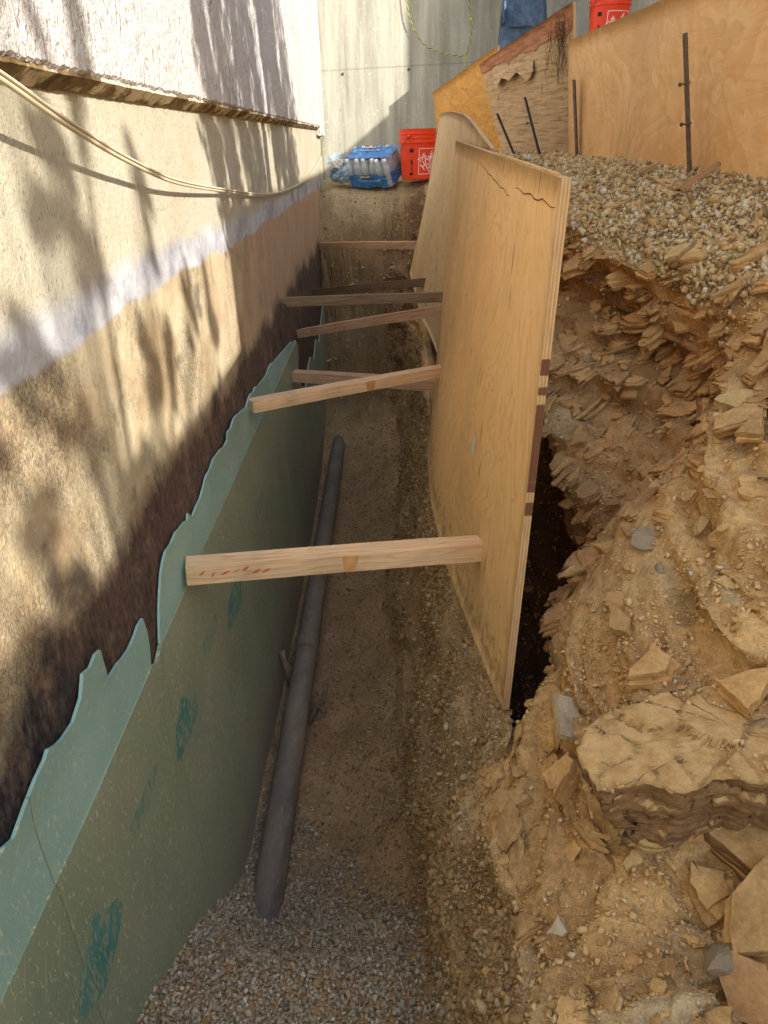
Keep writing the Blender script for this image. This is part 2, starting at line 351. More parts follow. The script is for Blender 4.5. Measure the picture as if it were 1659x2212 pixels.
tanc = fw.mix(fw.ramp(fw.noise(p, 4.5, 5, 0.6), [(0.38, 0.0), (0.62, 1.0)]), C(196, 184, 152), C(172, 150, 116))
mott = fw.noise(fw.sc(p, (1, 1.5, 1.0)), 90, 3, 0.6, 1.6)
mk = fw.math('MULTIPLY', fw.ramp(mott, [(0.42, 1.0), (0.58, 0.0)]), fw.ramp(fw.noise(p, 4.0, 5, 0.65), [(0.42, 0.04), (0.62, 0.65)]))
tanc = fw.mix(mk, tanc, C(74, 68, 60))
bl = fw.ramp(fw.noise(fw.sc(p, (1, 1.2, 1)), 5.5, 5, 0.6, 0.4), [(0.56, 0.0), (0.68, 0.75)])
tanc = fw.mix(bl, tanc, C(96, 88, 78))
# far part of the wall is rosier
fy = fw.ramp(fw.math('MULTIPLY', X[1], 0.12), [(0.26, 0.0), (0.42, 1.0)])
tanc = fw.mix(fw.math('MULTIPLY', fy, 0.8), tanc, fw.mix(fw.ramp(fw.noise(fw.sc(p, (1, 5, 0.6)), 7, 4), [(0.35, 0.0), (0.65, 1.0)]), C(168, 140, 116), C(192, 162, 130)))
brown = fw.ramp(fw.noise(fw.sc(p, (1, 1.6, 1)), 40, 5, 0.7), [(0.3, C(62, 50, 44)), (0.55, C(100, 82, 70)), (0.8, C(142, 116, 96))])
tarm = fw.ramp(fw.noise(fw.sc(p, (1, 1.6, 0.8)), 48, 3, 0.6), [(0.35, C(38, 36, 38)), (0.55, C(70, 64, 62)), (0.75, C(112, 98, 84))])
near = fw.ramp(fw.math('ADD', X[1], fw.math('MULTIPLY', fw.math('SUBTRACT', wz, 0.5), 0.5)), [(0.86, 1.0), (1.10, 0.0)])
brown = fw.mix(near, brown, tarm)
pt = fw.ramp(fw.noise(fw.sc(p, (1, 1.2, .8)), 9, 6, 0.7, 0.5), [(0.50, 0.0), (0.66, 0.75)]); brown = fw.mix(pt, brown, fw.mix(fw.ramp(fw.noise(p, 55, 3), [(0.4, 0.0), (0.6, 1.0)]), C(150, 124, 100), C(112, 92, 78)))
pt2 = fw.ramp(fw.noise(fw.sc(p, (1, 1.0, 1)), 6, 5, 0.7), [(0.30, 0.85), (0.44, 0.0)]); brown = fw.mix(pt2, brown, C(40, 36, 36))
u = fw.math('MULTIPLY', fw.math('ADD', zz, 1.2), 0.8)   # z=-1.2..0.05 -> 0..1
def U(z): return (z + 1.2) * 0.8
s1 = fw.ramp(u, [(U(-0.73), 0.0), (U(-0.66), 1.0)]); us = fw.math('MULTIPLY', fw.math('ADD', fw.math('ADD', X[2], fw.math('MULTIPLY', fw.math('SUBTRACT', fw.noise(fw.sc(p, (1, 1, .3)), 3.0, 4, .55), 0.5), 0.10)), 1.2), 0.8); s2 = fw.ramp(us, [(U(-0.295), 0.0), (U(-0.285), 1.0)]); s3 = fw.ramp(us, [(U(-0.235), 0.0), (U(-0.19), 1.0)])
c = fw.mix(s1, brown, tanc); c = fw.mix(s2, c, white); c = fw.mix(s3, c, cream)
fw.color(c); fw.bump(fw.math('ADD', fw.noise(p, 45, 5, 0.65), fw.math('MULTIPLY', mott, 0.8)), 0.6, 0.008)

def board_mat(name, a, b, dirt):
    m = M(name, rough=0.5, spec=0.35); p = m.pos(); X = m.xyz(p)
    c = m.mix(m.ramp(m.noise(m.sc(p, (1, 1, 0.7)), 3, 5, 0.6), [(0.35, 0.0), (0.7, 1.0)]), a, b)
    c = m.mix(m.ramp(X[2], [(0, 0.0), (1, 0.0)]), c, c)
    fl = m.noise(m.sc(p, (1, 2.0, 0.9)), 75, 2, 0.5, 0.8); c = m.mix(m.math('MULTIPLY', m.ramp(fl, [(0.625, 0.0), (0.66, 1.0)]), 0.8), c, C(206, 206, 170))
    sc_ = m.noise(m.sc(m.sc(p, (1, 1, 1), rot=(0.5, 0, 0)), (1, 36, 1.6)), 3, 3, 0.5); c = m.mix(m.math('MULTIPLY', m.ramp(sc_, [(0.655, 0.0), (0.69, 1.0)]), 0.45), c, C(190, 190, 150))
    # dirt rising from the trench floor
    dz = m.math('ADD', X[2], m.math('MULTIPLY', m.math('SUBTRACT', m.noise(m.sc(p, (1, 2, 0.6)), 5, 5, 0.6), 0.5), 0.7))
    c = m.mix(m.ramp(m.math('MULTIPLY', m.math('ADD', dz, 2.5), 0.8), [(0.18, dirt), (0.55, 0.0)]), c, C(172, 160, 138))
    # vertical joints
    for yy in (0.742, 1.331, 4.126):
        d = m.math('ABSOLUTE', m.math('SUBTRACT', X[1], yy)); c = m.mix(m.ramp(m.math('MULTIPLY', d, 50), [(0.04, 0.5), (0.12, 0.0)]), c, C(84, 96, 78))
        d2 = m.math('ABSOLUTE', m.math('SUBTRACT', X[1], yy + 0.008)); c = m.mix(m.ramp(m.math('MULTIPLY', d2, 50), [(0.05, 0.4), (0.2, 0.0)]), c, C(170, 176, 146))
    m.color(c); m.bump(m.math('ADD', m.noise(p, 90, 3), m.math('MULTIPLY', m.noise(p, 8, 4), 2)), 0.3, 0.004); return m
aqua = board_mat('aqua_foam', C(162, 198, 186), C(144, 180, 168), 0.0)
olive = board_mat('olive_membrane', C(160, 168, 140), C(134, 152, 126), 0.9)
teal = M('teal_ink', rough=0.5, spec=0.35); p = teal.pos()
teal.color(teal.mix(teal.ramp(teal.noise(teal.sc(p, (1, 2.2, 0.8)), 26, 2, 0.5, 1.2), [(0.50, 0.0), (0.56, 1.0)]), teal.ramp(teal.noise(p, 9, 3), [(0.3, C(62, 134, 130)), (0.7, C(96, 152, 138))]), C(150, 162, 134)))
teal_f = M('faded_teal_ink', rough=0.5, spec=0.35); p = teal_f.pos()
teal_f.color(teal_f.mix(teal_f.ramp(teal_f.noise(teal_f.sc(p, (1, 3, 0.8)), 22, 2, 0.5, 1.0), [(0.42, 0.0), (0.50, 1.0)]), C(116, 150, 132), C(150, 162, 134)))

conc = M('board_formed_concrete', rough=0.85, spec=0.25); p = conc.pos()
c = conc.ramp(conc.noise(conc.sc(p, (3.0, 1, 0.35)), 2.2, 5, 0.65), [(0.3, C(140, 138, 124)), (0.55, C(172, 170, 154)), (0.8, C(200, 198, 182))])
c = conc.mix(0.7, c, conc.ramp(conc.noise(conc.sc(p, (14, 1, 0.8)), 2, 4, 0.6), [(0.3, 0.8), (0.7, 1.12)]), 'MULTIPLY')
c = conc.mix(conc.math('MULTIPLY', conc.ramp(conc.noise(p, 42, 3, 0.6), [(0.66, 0.0), (0.70, 1.0)]), 0.6), c, C(226, 220, 200))
c = conc.mix(conc.math('MULTIPLY', conc.ramp(conc.noise(p, 36, 3, 0.6), [(0.27, 1.0), (0.31, 0.0)]), 0.6), c, C(96, 88, 70))
XX = conc.xyz(p); dd = conc.math('ABSOLUTE', conc.math('SUBTRACT', XX[2], conc.math('ADD', 0.63, conc.math('MULTIPLY', XX[0], 0.02))))
c = conc.mix(conc.ramp(conc.math('MULTIPLY', dd, 20), [(0.05, 0.35), (0.2, 0.0)]), c, C(110, 102, 84)); conc.color(c)
conc.bump(conc.math('ADD', conc.noise(p, 30, 4, 0.6), conc.noise(conc.sc(p, (14, 1, 0.8)), 2, 3)), 0.35, 0.008)
def plain(name, c, rough=0.6, spec=0.4, var=0.15, scale=12, metal=0.0, bump=0.0):
    m = M(name, rough=rough, spec=spec, metal=metal)
    m.color(m.mix(1.0, c, m.ramp(m.noise(m.obj(), scale, 4, 0.6), [(0.3, 1 - var), (0.7, 1 + var * 0.6)]), 'MULTIPLY'))
    if bump: m.bump(m.noise(m.obj(), scale * 4, 3), bump, 0.003)
    return m
abs_pipe = M('dusty_black_pipe', rough=0.55, spec=0.35); p = abs_pipe.obj()
c = abs_pipe.mix(abs_pipe.ramp(abs_pipe.noise(abs_pipe.sc(p, (1, 0.4, 1)), 8, 6, 0.7), [(0.36, 0.1), (0.64, 0.8)]), C(104, 94, 84), C(154, 138, 116))
c = abs_pipe.mix(abs_pipe.ramp(abs_pipe.noise(abs_pipe.sc(p, (3, 0.8, 3)), 22, 4, 0.7), [(0.60, 0.0), (0.70, 0.5)]), c, C(178, 162, 138)); abs_pipe.color(c)
abs_pipe.bump(abs_pipe.noise(p, 60, 4), 0.2, 0.002)
cable_m = plain('beige_cable', C(206, 194, 166), 0.6, 0.3); rope_y = plain('yellow_rope', C(196, 200, 84), 0.8, 0.2); rope_d = plain('dark_rope_strand', C(90, 92, 50), 0.8, 0.2)
orange = plain('orange_red_plastic', C(232, 66, 30), 0.45, 0.4, 0.08, 6); whitep = plain('white_print', C(240, 226, 220), 0.6, 0.3, 0.06)
blackp = plain('black_print', C(40, 30, 28), 0.6, 0.3); wire_m = plain('handle_wire', C(120, 118, 116), 0.4, 0.5, metal=0.6)
denim = M('blue_denim', rough=0.9, spec=0.1); p = denim.obj()
denim.color(denim.mix(denim.ramp(denim.noise(p, 9, 5, 0.65), [(0.45, 0.0), (0.75, 0.7)]), C(72, 92, 116), C(124, 140, 156))); denim.bump(denim.noise(p, 14, 4, 0.6, 0.8), 0.6, 0.02)
shirt_m = plain('grey_shirt', C(176, 176, 180), 0.9, 0.1, 0.15, 8, bump=0.3); skin_m = plain('skin', C(176, 124, 94), 0.55, 0.35, 0.06); hair_m = plain('dark_hair', C(40, 30, 24), 0.8, 0.2)
boot_m = plain('tan_boots', C(130, 96, 60), 0.8, 0.2)
film = M('blue_wrap_film', rough=0.25, spec=0.5); p = film.obj(); film.color(film.ramp(film.noise(film.sc(p, (3, 3, 7)), 4, 4, 0.6, 0.8), [(0.3, C(30, 92, 160)), (0.55, C(58, 130, 200)), (0.8, C(150, 190, 224))])); film.bump(film.noise(p, 18, 4, 0.6, 1.0), 0.6, 0.01)
clear = M('clear_plastic', rough=0.16, spec=0.5); clear.color(C(206, 214, 222)); clear.b.inputs['Alpha'].default_value = 0.28; clear.bump(clear.noise(clear.obj(), 25, 3, 0.6, 1.0), 0.6, 0.01)
bottle_m = M('bottle_plastic', rough=0.15, spec=0.6); bottle_m.color(C(206, 212, 216)); bottle_m.b.inputs['Alpha'].default_value = 0.8
cap_m = plain('white_cap', C(236, 238, 240), 0.5, 0.4, 0.05)
bag_m = M('blue_clear_bag', rough=0.25, spec=0.5); p = bag_m.obj(); bag_m.color(bag_m.ramp(bag_m.noise(p, 9, 4, 0.6, 1.0), [(0.35, C(60, 130, 190)), (0.6, C(170, 196, 214)), (0.8, C(210, 220, 226))])); bag_m.b.inputs['Alpha'].default_value = 0.75; bag_m.bump(bag_m.noise(p, 20, 4, 0.6, 1.2), 0.9, 0.015)
trash_m = plain('crumpled_white_plastic', C(206, 206, 200), 0.5, 0.4, 0.25, 20, bump=0.8); dark_m = plain('grey_plastic', C(70, 72, 78), 0.5, 0.4)
leaf_m = M('dark_foliage', rough=0.7, spec=0.3); leaf_m.color(leaf_m.ramp(leaf_m.island(), [(0, C(50, 66, 34)), (1, C(88, 104, 56))]))
bark_m = plain('brown_bark', C(140, 120, 96), 0.9, 0.1, 0.3, 20, bump=0.6)
block_m = plain('shadow_wall_plaster', C(230, 214, 184), 0.9, 0.2, 0.12, 6, bump=0.3)  # pale face of the added wall, bounces light into the trench
red_ink = plain('red_crayon', C(206, 96, 84), 0.8, 0.1); label_m = plain('paper_label', C(214, 206, 186), 0.7, 0.2, 0.08)

# ================================================================== TERRAIN
WX = -0.55
ST = {  # Y : list of (x,z) for columns k0..k11
 0.10: [(-.64,-1.05),(-.25,-1.20),(.04,-1.30),(.10,-1.25),(.17,-1.15),(.30,-1.13),(.40,-1.10),(.58,-1.07),(.80,-.97),(1.00,-.70),(1.28,-.45),(1.8,-.35)],
 0.60: [(-.64,-1.38),(-.25,-1.50),(.05,-1.54),(.12,-1.40),(.186,-1.20),(.30,-1.16),(.42,-1.14),(.56,-1.11),(.78,-1.03),(.95,-.74),(1.26,-.36),(1.8,-.30)],
 0.86: [(-.64,-1.54),(-.25,-1.64),(.03,-1.68),(.12,-1.50),(.205,-1.25),(.29,-1.21),(.38,-1.17),(.52,-1.13),(.76,-1.06),(.92,-.72),(1.24,-.30),(1.8,-.25)],
 0.95: [(-.64,-1.60),(-.25,-1.69),(.03,-1.73),(.12,-1.54),(.205,-1.26),(.29,-1.20),(.35,-1.12),(.42,-1.01),(.66,-.86),(.90,-.58),(1.24,-.29),(1.8,-.25)],
 1.05: [(-.64,-1.68),(-.25,-1.74),(.03,-1.78),(.11,-1.56),(.205,-1.28),(.30,-1.20),(.35,-1.12),(.43,-.98),(.66,-.76),(.90,-.54),(1.22,-.27),(1.8,-.2)],
 1.22: [(-.64,-1.74),(-.40,-1.93),(.03,-1.88),(.11,-1.62),(.215,-1.31),(.29,-1.24),(.33,-1.14),(.40,-.99),(.60,-.78),(.88,-.50),(1.22,-.24),(1.8,-.2)],
 1.36: [(-.64,-1.84),(-.42,-2.09),(.02,-2.03),(.11,-1.66),(.285,-1.26),(.30,-1.30),(.32,-1.22),(.375,-1.04),(.60,-.76),(.92,-.44),(1.21,-.21),(1.8,-.2)],
 1.48: [(-.64,-1.99),(-.42,-2.16),(.02,-2.10),(.11,-1.70),(.280,-1.25),(.325,-1.80),(.47,-1.70),(.372,-1.08),(.62,-.72),(.94,-.41),(1.21,-.19),(1.8,-.2)],
 1.62: [(-.64,-2.17),(-.25,-2.20),(.02,-2.16),(.11,-1.75),(.262,-1.25),(.34,-2.05),(.62,-1.85),(.475,-.99),(.70,-.66),(.95,-.37),(1.21,-.18),(1.8,-.2)],
 1.80: [(-.64,-2.22),(-.25,-2.23),(.02,-2.21),(.11,-1.78),(.240,-1.25),(.36,-2.15),(.78,-1.80),(.60,-.93),(.90,-.60),(.95,-.33),(1.21,-.165),(1.8,-.2)],
 2.05: [(-.64,-2.20),(-.25,-2.22),(.01,-2.22),(.10,-1.78),(.212,-1.25),(.36,-2.15),(.80,-1.60),(.53,-.90),(.93,-.60),(.87,-.36),(1.20,-.15),(1.8,-.2)],
 2.35: [(-.64,-2.24),(-.25,-2.25),(.00,-2.25),(.08,-1.78),(.190,-1.25),(.38,-2.10),(.78,-1.40),(.52,-.78),(.88,-.52),(.78,-.33),(1.20,-.135),(1.8,-.2)],
 2.80: [(-.64,-2.27),(-.25,-2.27),(.00,-2.26),(.08,-1.78),(.190,-1.25),(.40,-1.95),(.70,-1.20),(.52,-.56),(.70,-.42),(.64,-.25),(1.17,-.12),(1.8,-.1)],
 3.50: [(-.64,-2.30),(-.25,-2.29),(.01,-2.27),(.09,-1.75),(.225,-1.26),(.38,-1.60),(.50,-1.10),(.50,-.42),(.55,-.22),(.62,-.16),(1.08,-.09),(1.8,-.1)],
 4.50: [(-.64,-2.30),(-.25,-2.28),(.05,-2.22),(.14,-1.70),(.21,-1.30),(.33,-1.30),(.42,-.90),(.44,-.32),(.50,-.14),(.60,-.10),(1.02,-.07),(1.8,-.05)],
 5.20: [(-.64,-2.24),(-.25,-2.20),(.08,-2.12),(.18,-1.70),(.25,-1.30),(.32,-1.05),(.38,-.65),(.43,-.26),(.50,-.12),(.60,-.08),(.97,-.05),(1.8,0)],
 5.80: [(-.64,-2.05),(-.25,-1.98),(.03,-1.90),(.11,-1.55),(.18,-1.20),(.25,-.92),(.31,-.65),(.39,-.34),(.50,-.16),(.60,-.10),(.95,-.04),(1.8,0)],
 6.20: [(-.64,-1.50),(-.25,-1.38),(.02,-1.30),(.09,-1.15),(.15,-.96),(.22,-.76),(.28,-.55),(.36,-.38),(.48,-.2),(.60,-.14),(.95,-.04),(1.8,0)],
 6.42: [(-.64,-1.20),(-.30,-.95),(.00,-.86),(.08,-.76),(.14,-.64),(.20,-.52),(.26,-.42),(.34,-.33),(.46,-.24),(.60,-.16),(.95,-.04),(1.8,0)],
 6.52: [(-.64,-.95),(-.40,-.52),(.00,-.46),(.08,-.43),(.14,-.39),(.20,-.35),(.26,-.32),(.34,-.28),(.46,-.22),(.60,-.15),(.95,-.04),(1.8,0)],
 6.66: [(-.64,-.50),(-.44,-.34),(.00,-.32),(.08,-.30),(.14,-.29),(.20,-.27),(.26,-.26),(.34,-.24),(.46,-.2),(.60,-.14),(.95,-.04),(1.8,0)],
 7.00: [(-.64,-.28),(-.40,-.26),(.00,-.26),(.08,-.25),(.14,-.25),(.20,-.25),(.26,-.24),(.34,-.23),(.46,-.2),(.60,-.12),(.95,-.02),(1.8,0)],
 7.60: [(-.64,-.24),(-.40,-.24),(.00,-.24),(.08,-.24),(.14,-.24),(.20,-.24),(.26,-.23),(.34,-.22),(.46,-.18),(.60,-.10),(.95,0),(1.8,0)],
}
ys = np.array(sorted(ST)); tab = np.array([ST[y] for y in ys])        # (S,12,2)
Yr = [-3.0, -2.2, -1.5, -1.1, -.8]; y = -0.6
while y < 7.5: Yr.append(y); y += 0.0036 * math.sqrt(y * y + 1.1)
Yr.append(7.5); Yr = np.array(Yr); NY = len(Yr); NU = 560
K = np.stack([np.stack([np.interp(np.maximum(Yr, .1), ys, tab[:, k, a]) for k in range(12)], 1) for a in (0, 1)], 2)   # NY,12,2
# wobble the profile control columns so that nothing reads as a straight extrusion
for k in range(2, 10):
    q = np.stack([Yr * 1.6, np.full(NY, k * 0.9), np.full(NY, .3)], 1)
    fade = np.where((Yr > 1.25) & (Yr < 4.2) & (k < 6) & (k > 3), 0.1, np.where((Yr > 1.25) & (Yr < 5.8) & (k < 5), 0.5, 1.0))
    K[:, k, 0] += fbm(q, 3, 40) * (0.36 if k == 2 else 0.24 if k == 3 else 0.07) * fade; K[:, k, 1] += fbm(q + 9, 3, 50) * (0.18 if k == 3 else 0.12 if k == 2 else 0.06) * fade + (np.interp(Yr, [1.2, 1.7, 4.8, 5.6], [0, .10, .10, 0]) if k == 2 else 0)
tt = np.linspace(0, 11, 560 * 2)
G = np.zeros((NY, NU, 3)); KK = np.zeros((NY, NU))
ka = np.arange(12)
# spread of samples: common column weights
wts = np.array([.39, .29, .34, .3, .22, .3, .42, .33, .3, .36, .35]); cum = np.concatenate([[0], np.cumsum(wts)]); kpar = np.interp(np.linspace(0, cum[-1], NU), cum, ka)
for a in (0, 1):
    i0 = np.clip(np.floor(kpar).astype(int), 0, 10); f = kpar - i0
    G[:, :, 0 if a == 0 else 2] = K[:, i0, a] * (1 - f) + K[:, i0 + 1, a] * f
G[:, :, 1] = Yr[:, None]; KK[:] = kpar[None]
def smooth_u(A, r):
    ker = np.hanning(2 * r + 3)[1:-1]; ker /= ker.sum(); P = np.pad(A, ((0, 0), (r, r)), mode='edge')
    return sum(ker[i] * P[:, i:i + A.shape[1]] for i in range(2 * r + 1))
def smooth_v(A, r):
    ker = np.hanning(2 * r + 3)[1:-1]; ker /= ker.sum(); P = np.pad(A, ((r, r), (0, 0)), mode='edge')
    return sum(ker[i] * P[i:i + A.shape[0]] for i in range(2 * r + 1))
for a in (0, 2): G[:, :, a] = smooth_v(smooth_u(G[:, :, a], 9), 9)
du = np.gradient(G, axis=1); dv = np.gradient(G, axis=0); Nn = np.cross(du, dv); Nn /= np.linalg.norm(Nn, axis=2, keepdims=True) + 1e-9
if Nn[NY // 2, 20, 2] < 0: Nn = -Nn
P0 = G.reshape(-1, 3); N0 = Nn.reshape(-1, 3); kf = KK.ravel(); Yf = P0[:, 1]
lown = fbm(P0 * 1.7, 3, 3)
grav_edge = 9.0 + lown * 1.2
m_grav = sstep(-0.12, 0.12, kf - grav_edge)
m_floor = 1 - sstep(1.5, 2.5, kf + lown * 2.2)
m_slope = sstep(1.5, 2.5, kf + lown * 2.2) * (1 - sstep(3.7, 4.3, kf))      # crumbly side of the trench
m_rock = sstep(3.6, 4.3, kf) * (1 - m_grav)
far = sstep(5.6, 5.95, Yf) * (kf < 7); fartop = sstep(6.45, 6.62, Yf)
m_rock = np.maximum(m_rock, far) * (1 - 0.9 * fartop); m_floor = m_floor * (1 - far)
sand = sstep(-0.05, 0.10, fbm(P0 * 2.6 + 31, 3, 12)) * 0.85          # smooth dusty patches in the bank
sand = sand * (1 - .85 * np.exp(-((kf - 8.0) / 1.1) ** 2) * (Yf > 1.6) * (Yf < 3.4)); m_rock_s = m_rock * (1 - sand)
B3 = np.array(BED); B1 = _n(np.cross(B3, np.array([0., 1., 0.2]))); B2 = np.cross(B3, B1)
wp = P0 + np.stack([fbm(P0 * 3, 3, 60), fbm(P0 * 3, 3, 61), fbm(P0 * 3, 3, 62)], 1) * 0.05
bed = np.stack([wp @ B1, wp @ B2, wp @ B3], 1)
h1, e1 = cells(bed / np.array([.15, .19, .05]), 5); h2, e2 = cells(bed / np.array([.05, .065, .018]), 9)
h3, e3 = cells(P0 / 0.022, 14); h4, e4 = cells(P0 / 0.011, 15)
def stair(sv, t, sharp):
    q = sv / t; f = q - np.floor(q); return t * (sstep(sharp, 1.0, f) - f), np.floor(q)
s1_ = bed[:, 2] + fbm(P0 * 7, 3, 25) * .03 + (h1 - .5) * .035; a1_, l1 = stair(s1_, .034, .80)
s2_ = bed[:, 2] + fbm(P0 * 16, 3, 26) * .012 + (h2 - .5) * .014; a2_, l2 = stair(s2_, .011, .72)
lay1 = _h(l1.astype(np.int64), (h1 * 6).astype(np.int64), l1.astype(np.int64) * 0, 4) - .5
s0_ = bed[:, 2] + fbm(P0 * 3.5, 4, 27) * .06 + (h1 - .5) * .02; a0_, l0 = stair(s0_, .085, .86)
lay0 = vnoise(np.stack([P0[:, 0] * 3.5, P0[:, 1] * 3.5, l0 * 3.7], 1), 44) - .45
HD = _n(np.array([-.88, -.42, .1])); dH = m_rock_s * (lay0 * .12 * (lay0 > 0) + lay1 * .030) + m_rock * (1 - sand * .7) * ((_h(l2.astype(np.int64), (h2 * 5).astype(np.int64), l2.astype(np.int64) * 0, 5) if False else 0))
dB = m_rock_s * (a0_ * .75 + a1_ * .7) + m_rock * (1 - sand * .6) * a2_ * .8
d = m_rock_s * ((h1 - .5) * .034 - .014 * (1 - sstep(0, .08, e1)) ) + m_rock * (1 - sand * .6) * ((h2 - .5) * .010 - .004 * (1 - sstep(0, .1, e2)))
d += (m_rock * .012 + m_slope * .06 + m_floor * .035) * fbm(P0 * 8, 5, 20, .65) * 1.2 + (m_slope * .11 + m_floor * .04) * fbm(P0 * 3.2, 3, 29)
d += (m_slope * .8 + m_floor * .3 + m_rock * .22) * ((h3 - .5) * .010 + .006 * (sstep(0, .3, e3) - .5)) + (m_slope + m_rock * .6 + m_floor * .4) * (h4 - .5) * .0035
d += m_grav * (fbm(P0 * 30, 3, 22) * .012 + (h3 - .5) * .006)
d += fartop * fbm(P0 * 9, 4, 23) * .04
d *= 1 - .8 * np.exp(-((kf - 4) / .35) ** 2) * (Yf > 1.35) * (Yf < 4.0)
damp = 1 - .9 * np.exp(-((kf - 4.2) / .55) ** 2) * (Yf > 1.30) * (Yf < 4.0); dB = dB * damp; dH = dH * damp
sm = lambda A: smooth_v(smooth_u(A.reshape(NY, NU), 1), 1).ravel()
dB = sm(dB); dH = sm(smooth_v(dH.reshape(NY, NU), 2).ravel()); d = sm(d)
PD = P0 + N0 * d[:, None] + B3[None] * dB[:, None] + HD[None] * dH[:, None]
wl = (kf < 0.15); PD[wl, 0] = np.minimum(PD[wl, 0], WX - 0.03)
# tint
def lin(r, g, b): return np.array(C(r, g, b)[:3])
tan = lin(216, 176, 118); dusty = lin(230, 192, 134); brownf = lin(190, 152, 108); slopec = lin(196, 164, 120); gravc = lin(176, 156, 116); cavity_shade = lin(120, 90, 64); farc = lin(124, 98, 68)
T = np.tile(tan, (len(P0), 1))
def lay(T, m, c): return T * (1 - m[:, None]) + m[:, None] * c
T = lay(T, sand, dusty); T = lay(T, (h1 > .82) * .5 * m_rock_s, lin(190, 146, 88)); T = lay(T, (h1 < .16) * .45 * m_rock_s, lin(178, 164, 136))
T = lay(T, (h2 > .85) * .35 * m_rock_s, lin(156, 122, 86)); T = lay(T, sstep(.05, .2, fbm(P0 * 2.1 + 60, 3, 92)) * m_rock * .6, lin(196, 182, 150)); T = lay(T, sstep(.08, .2, fbm(P0 * 2.7 + 20, 3, 93)) * m_rock * .6, lin(188, 148, 100))
T = lay(T, sstep(4.4, 5.0, kf) * (1 - sstep(6.6, 7.2, kf)) * sstep(1.3, 1.6, Yf), cavity_shade)  # shade of the cavity behind the plywood, painted into the tint
T = lay(T, np.exp(-((kf - 8.0) / .55) ** 2) * (Yf > 1.8) * (Yf < 3.2) * .7, lin(150, 112, 78)); T = lay(T, m_slope * 1.0, slopec); T = lay(T, m_slope * sstep(.02, .2, fbm(P0 * 3 + 5, 3, 33)), lin(166, 130, 84)); T = lay(T, m_floor, brownf)  # first layer paints the shade under the overhanging gravel lip
T = lay(T, m_floor * sstep(.0, .2, fbm(P0 * 2.5 + 3, 3, 34)), lin(182, 146, 106))
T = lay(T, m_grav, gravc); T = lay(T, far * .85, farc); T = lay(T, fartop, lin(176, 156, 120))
jj, ii = np.meshgrid(np.arange(NY - 1), np.arange(NU - 1), indexing='ij'); a = jj * NU + ii
F = np.stack([a, a + 1, a + NU + 1, a + NU], 2).reshape(-1, 4)
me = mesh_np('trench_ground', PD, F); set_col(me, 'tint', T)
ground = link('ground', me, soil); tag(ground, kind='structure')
PG = PD.reshape(NY, NU, 3)

# upper ground behind the boards (retained, higher) and behind the photographer's side
ny, nx = 70, 60
xs = np.linspace(1.06, 14, nx) ** 1.0; xs = 1.0 + (np.linspace(0, 1, nx) ** 1.8) * 13; ysu = np.linspace(-6, 7.6, ny)
XX_, YY_ = np.meshgrid(xs, ysu); 
bx = np.interp(YY_, [-6, 2.4, 4.5, 4.7, 6.2, 7.0, 7.6], [1.42, 1.26, 1.04, 1.16, .96, .58, .5]); XX_ = bx + (XX_ - 1.0)
ZZ = np.interp(YY_, [-6, 1.2, 2.3, 4.5, 5.5, 7.6], [-.1, 0.0, .36, .34, .05, .0]) * np.ones_like(XX_)
ZZ = ZZ + .62 * np.exp(-((XX_ - 1.85) ** 2 + (YY_ - 6.5) ** 2) / .10) * (1 - ZZ) + fbm(np.stack([XX_.ravel(), YY_.ravel(), XX_.ravel() * 0], 1) * 2, 4, 70).reshape(XX_.shape) * .06
Vu = np.stack([XX_, YY_, ZZ], 2).reshape(-1, 3)
jj, ii = np.meshgrid(np.arange(ny - 1), np.arange(nx - 1), indexing='ij'); a = jj * nx + ii
me = mesh_np('upper_ground', Vu, np.stack([a, a + 1, a + nx + 1, a + nx], 2).reshape(-1, 4)); set_col(me, 'tint', np.tile(dusty, (len(Vu), 1)))
tag(link('upper_ground', me, soil, smooth=True), kind='structure')

# ------------------------------------------------------------------ gravel
def ico():
    bm = bmesh.new(); bmesh.ops.create_icosphere(bm, subdivisions=1, radius=1); V = np.array([v.co[:] for v in bm.verts]); Fc = np.array([[v.index for v in f.verts] for f in bm.faces]); bm.free(); return V, Fc
def ico2():
    bm = bmesh.new(); bmesh.ops.create_icosphere(bm, subdivisions=2, radius=1); V = np.array([v.co[:] for v in bm.verts]); Fc = np.array([[v.index for v in f.verts] for f in bm.faces]); bm.free(); return V, Fc
I1 = ico(); I2 = ico2()
def stone_variants(base, n, ang, seed):
    r = np.random.default_rng(seed); out = []
    for _ in range(n):
        V = base[0].copy(); s = r.uniform(.65, 1.2, 3); s[2] *= .7
        for _c in range(10):     # chop with planes => angular crushed stone
            nrm = r.normal(size=3); nrm /= np.linalg.norm(nrm); dd_ = r.uniform(.48, .82); k = V @ nrm; V = V - np.outer(np.maximum(k - dd_, 0), nrm) * ang
        V = V * s; out.append(V)
    return out
def hulls(n, npts, seed, flat=.75):
    r = np.random.default_rng(seed); out = []
    for _ in range(n):
        q = r.normal(size=(npts, 3)); q /= np.linalg.norm(q, axis=1, keepdims=True); q *= r.uniform(.75, 1.05, (npts, 1)) * np.array([r.uniform(.8, 1.25), r.uniform(.7, 1.0), r.uniform(.45, .8) * flat / .75])
        bm = bmesh.new(); [bm.verts.new(v) for v in q]; bmesh.ops.convex_hull(bm, input=bm.verts[:]); bmesh.ops.delete(bm, geom=[v for v in bm.verts if not v.link_faces], context='VERTS'); bmesh.ops.triangulate(bm, faces=bm.faces[:]); bm.verts.index_update(); bm.verts.ensure_lookup_table()
        out.append((np.array([v.co[:] for v in bm.verts]), np.array([[v.index for v in f.verts] for f in bm.faces]))); bm.free()
    return out
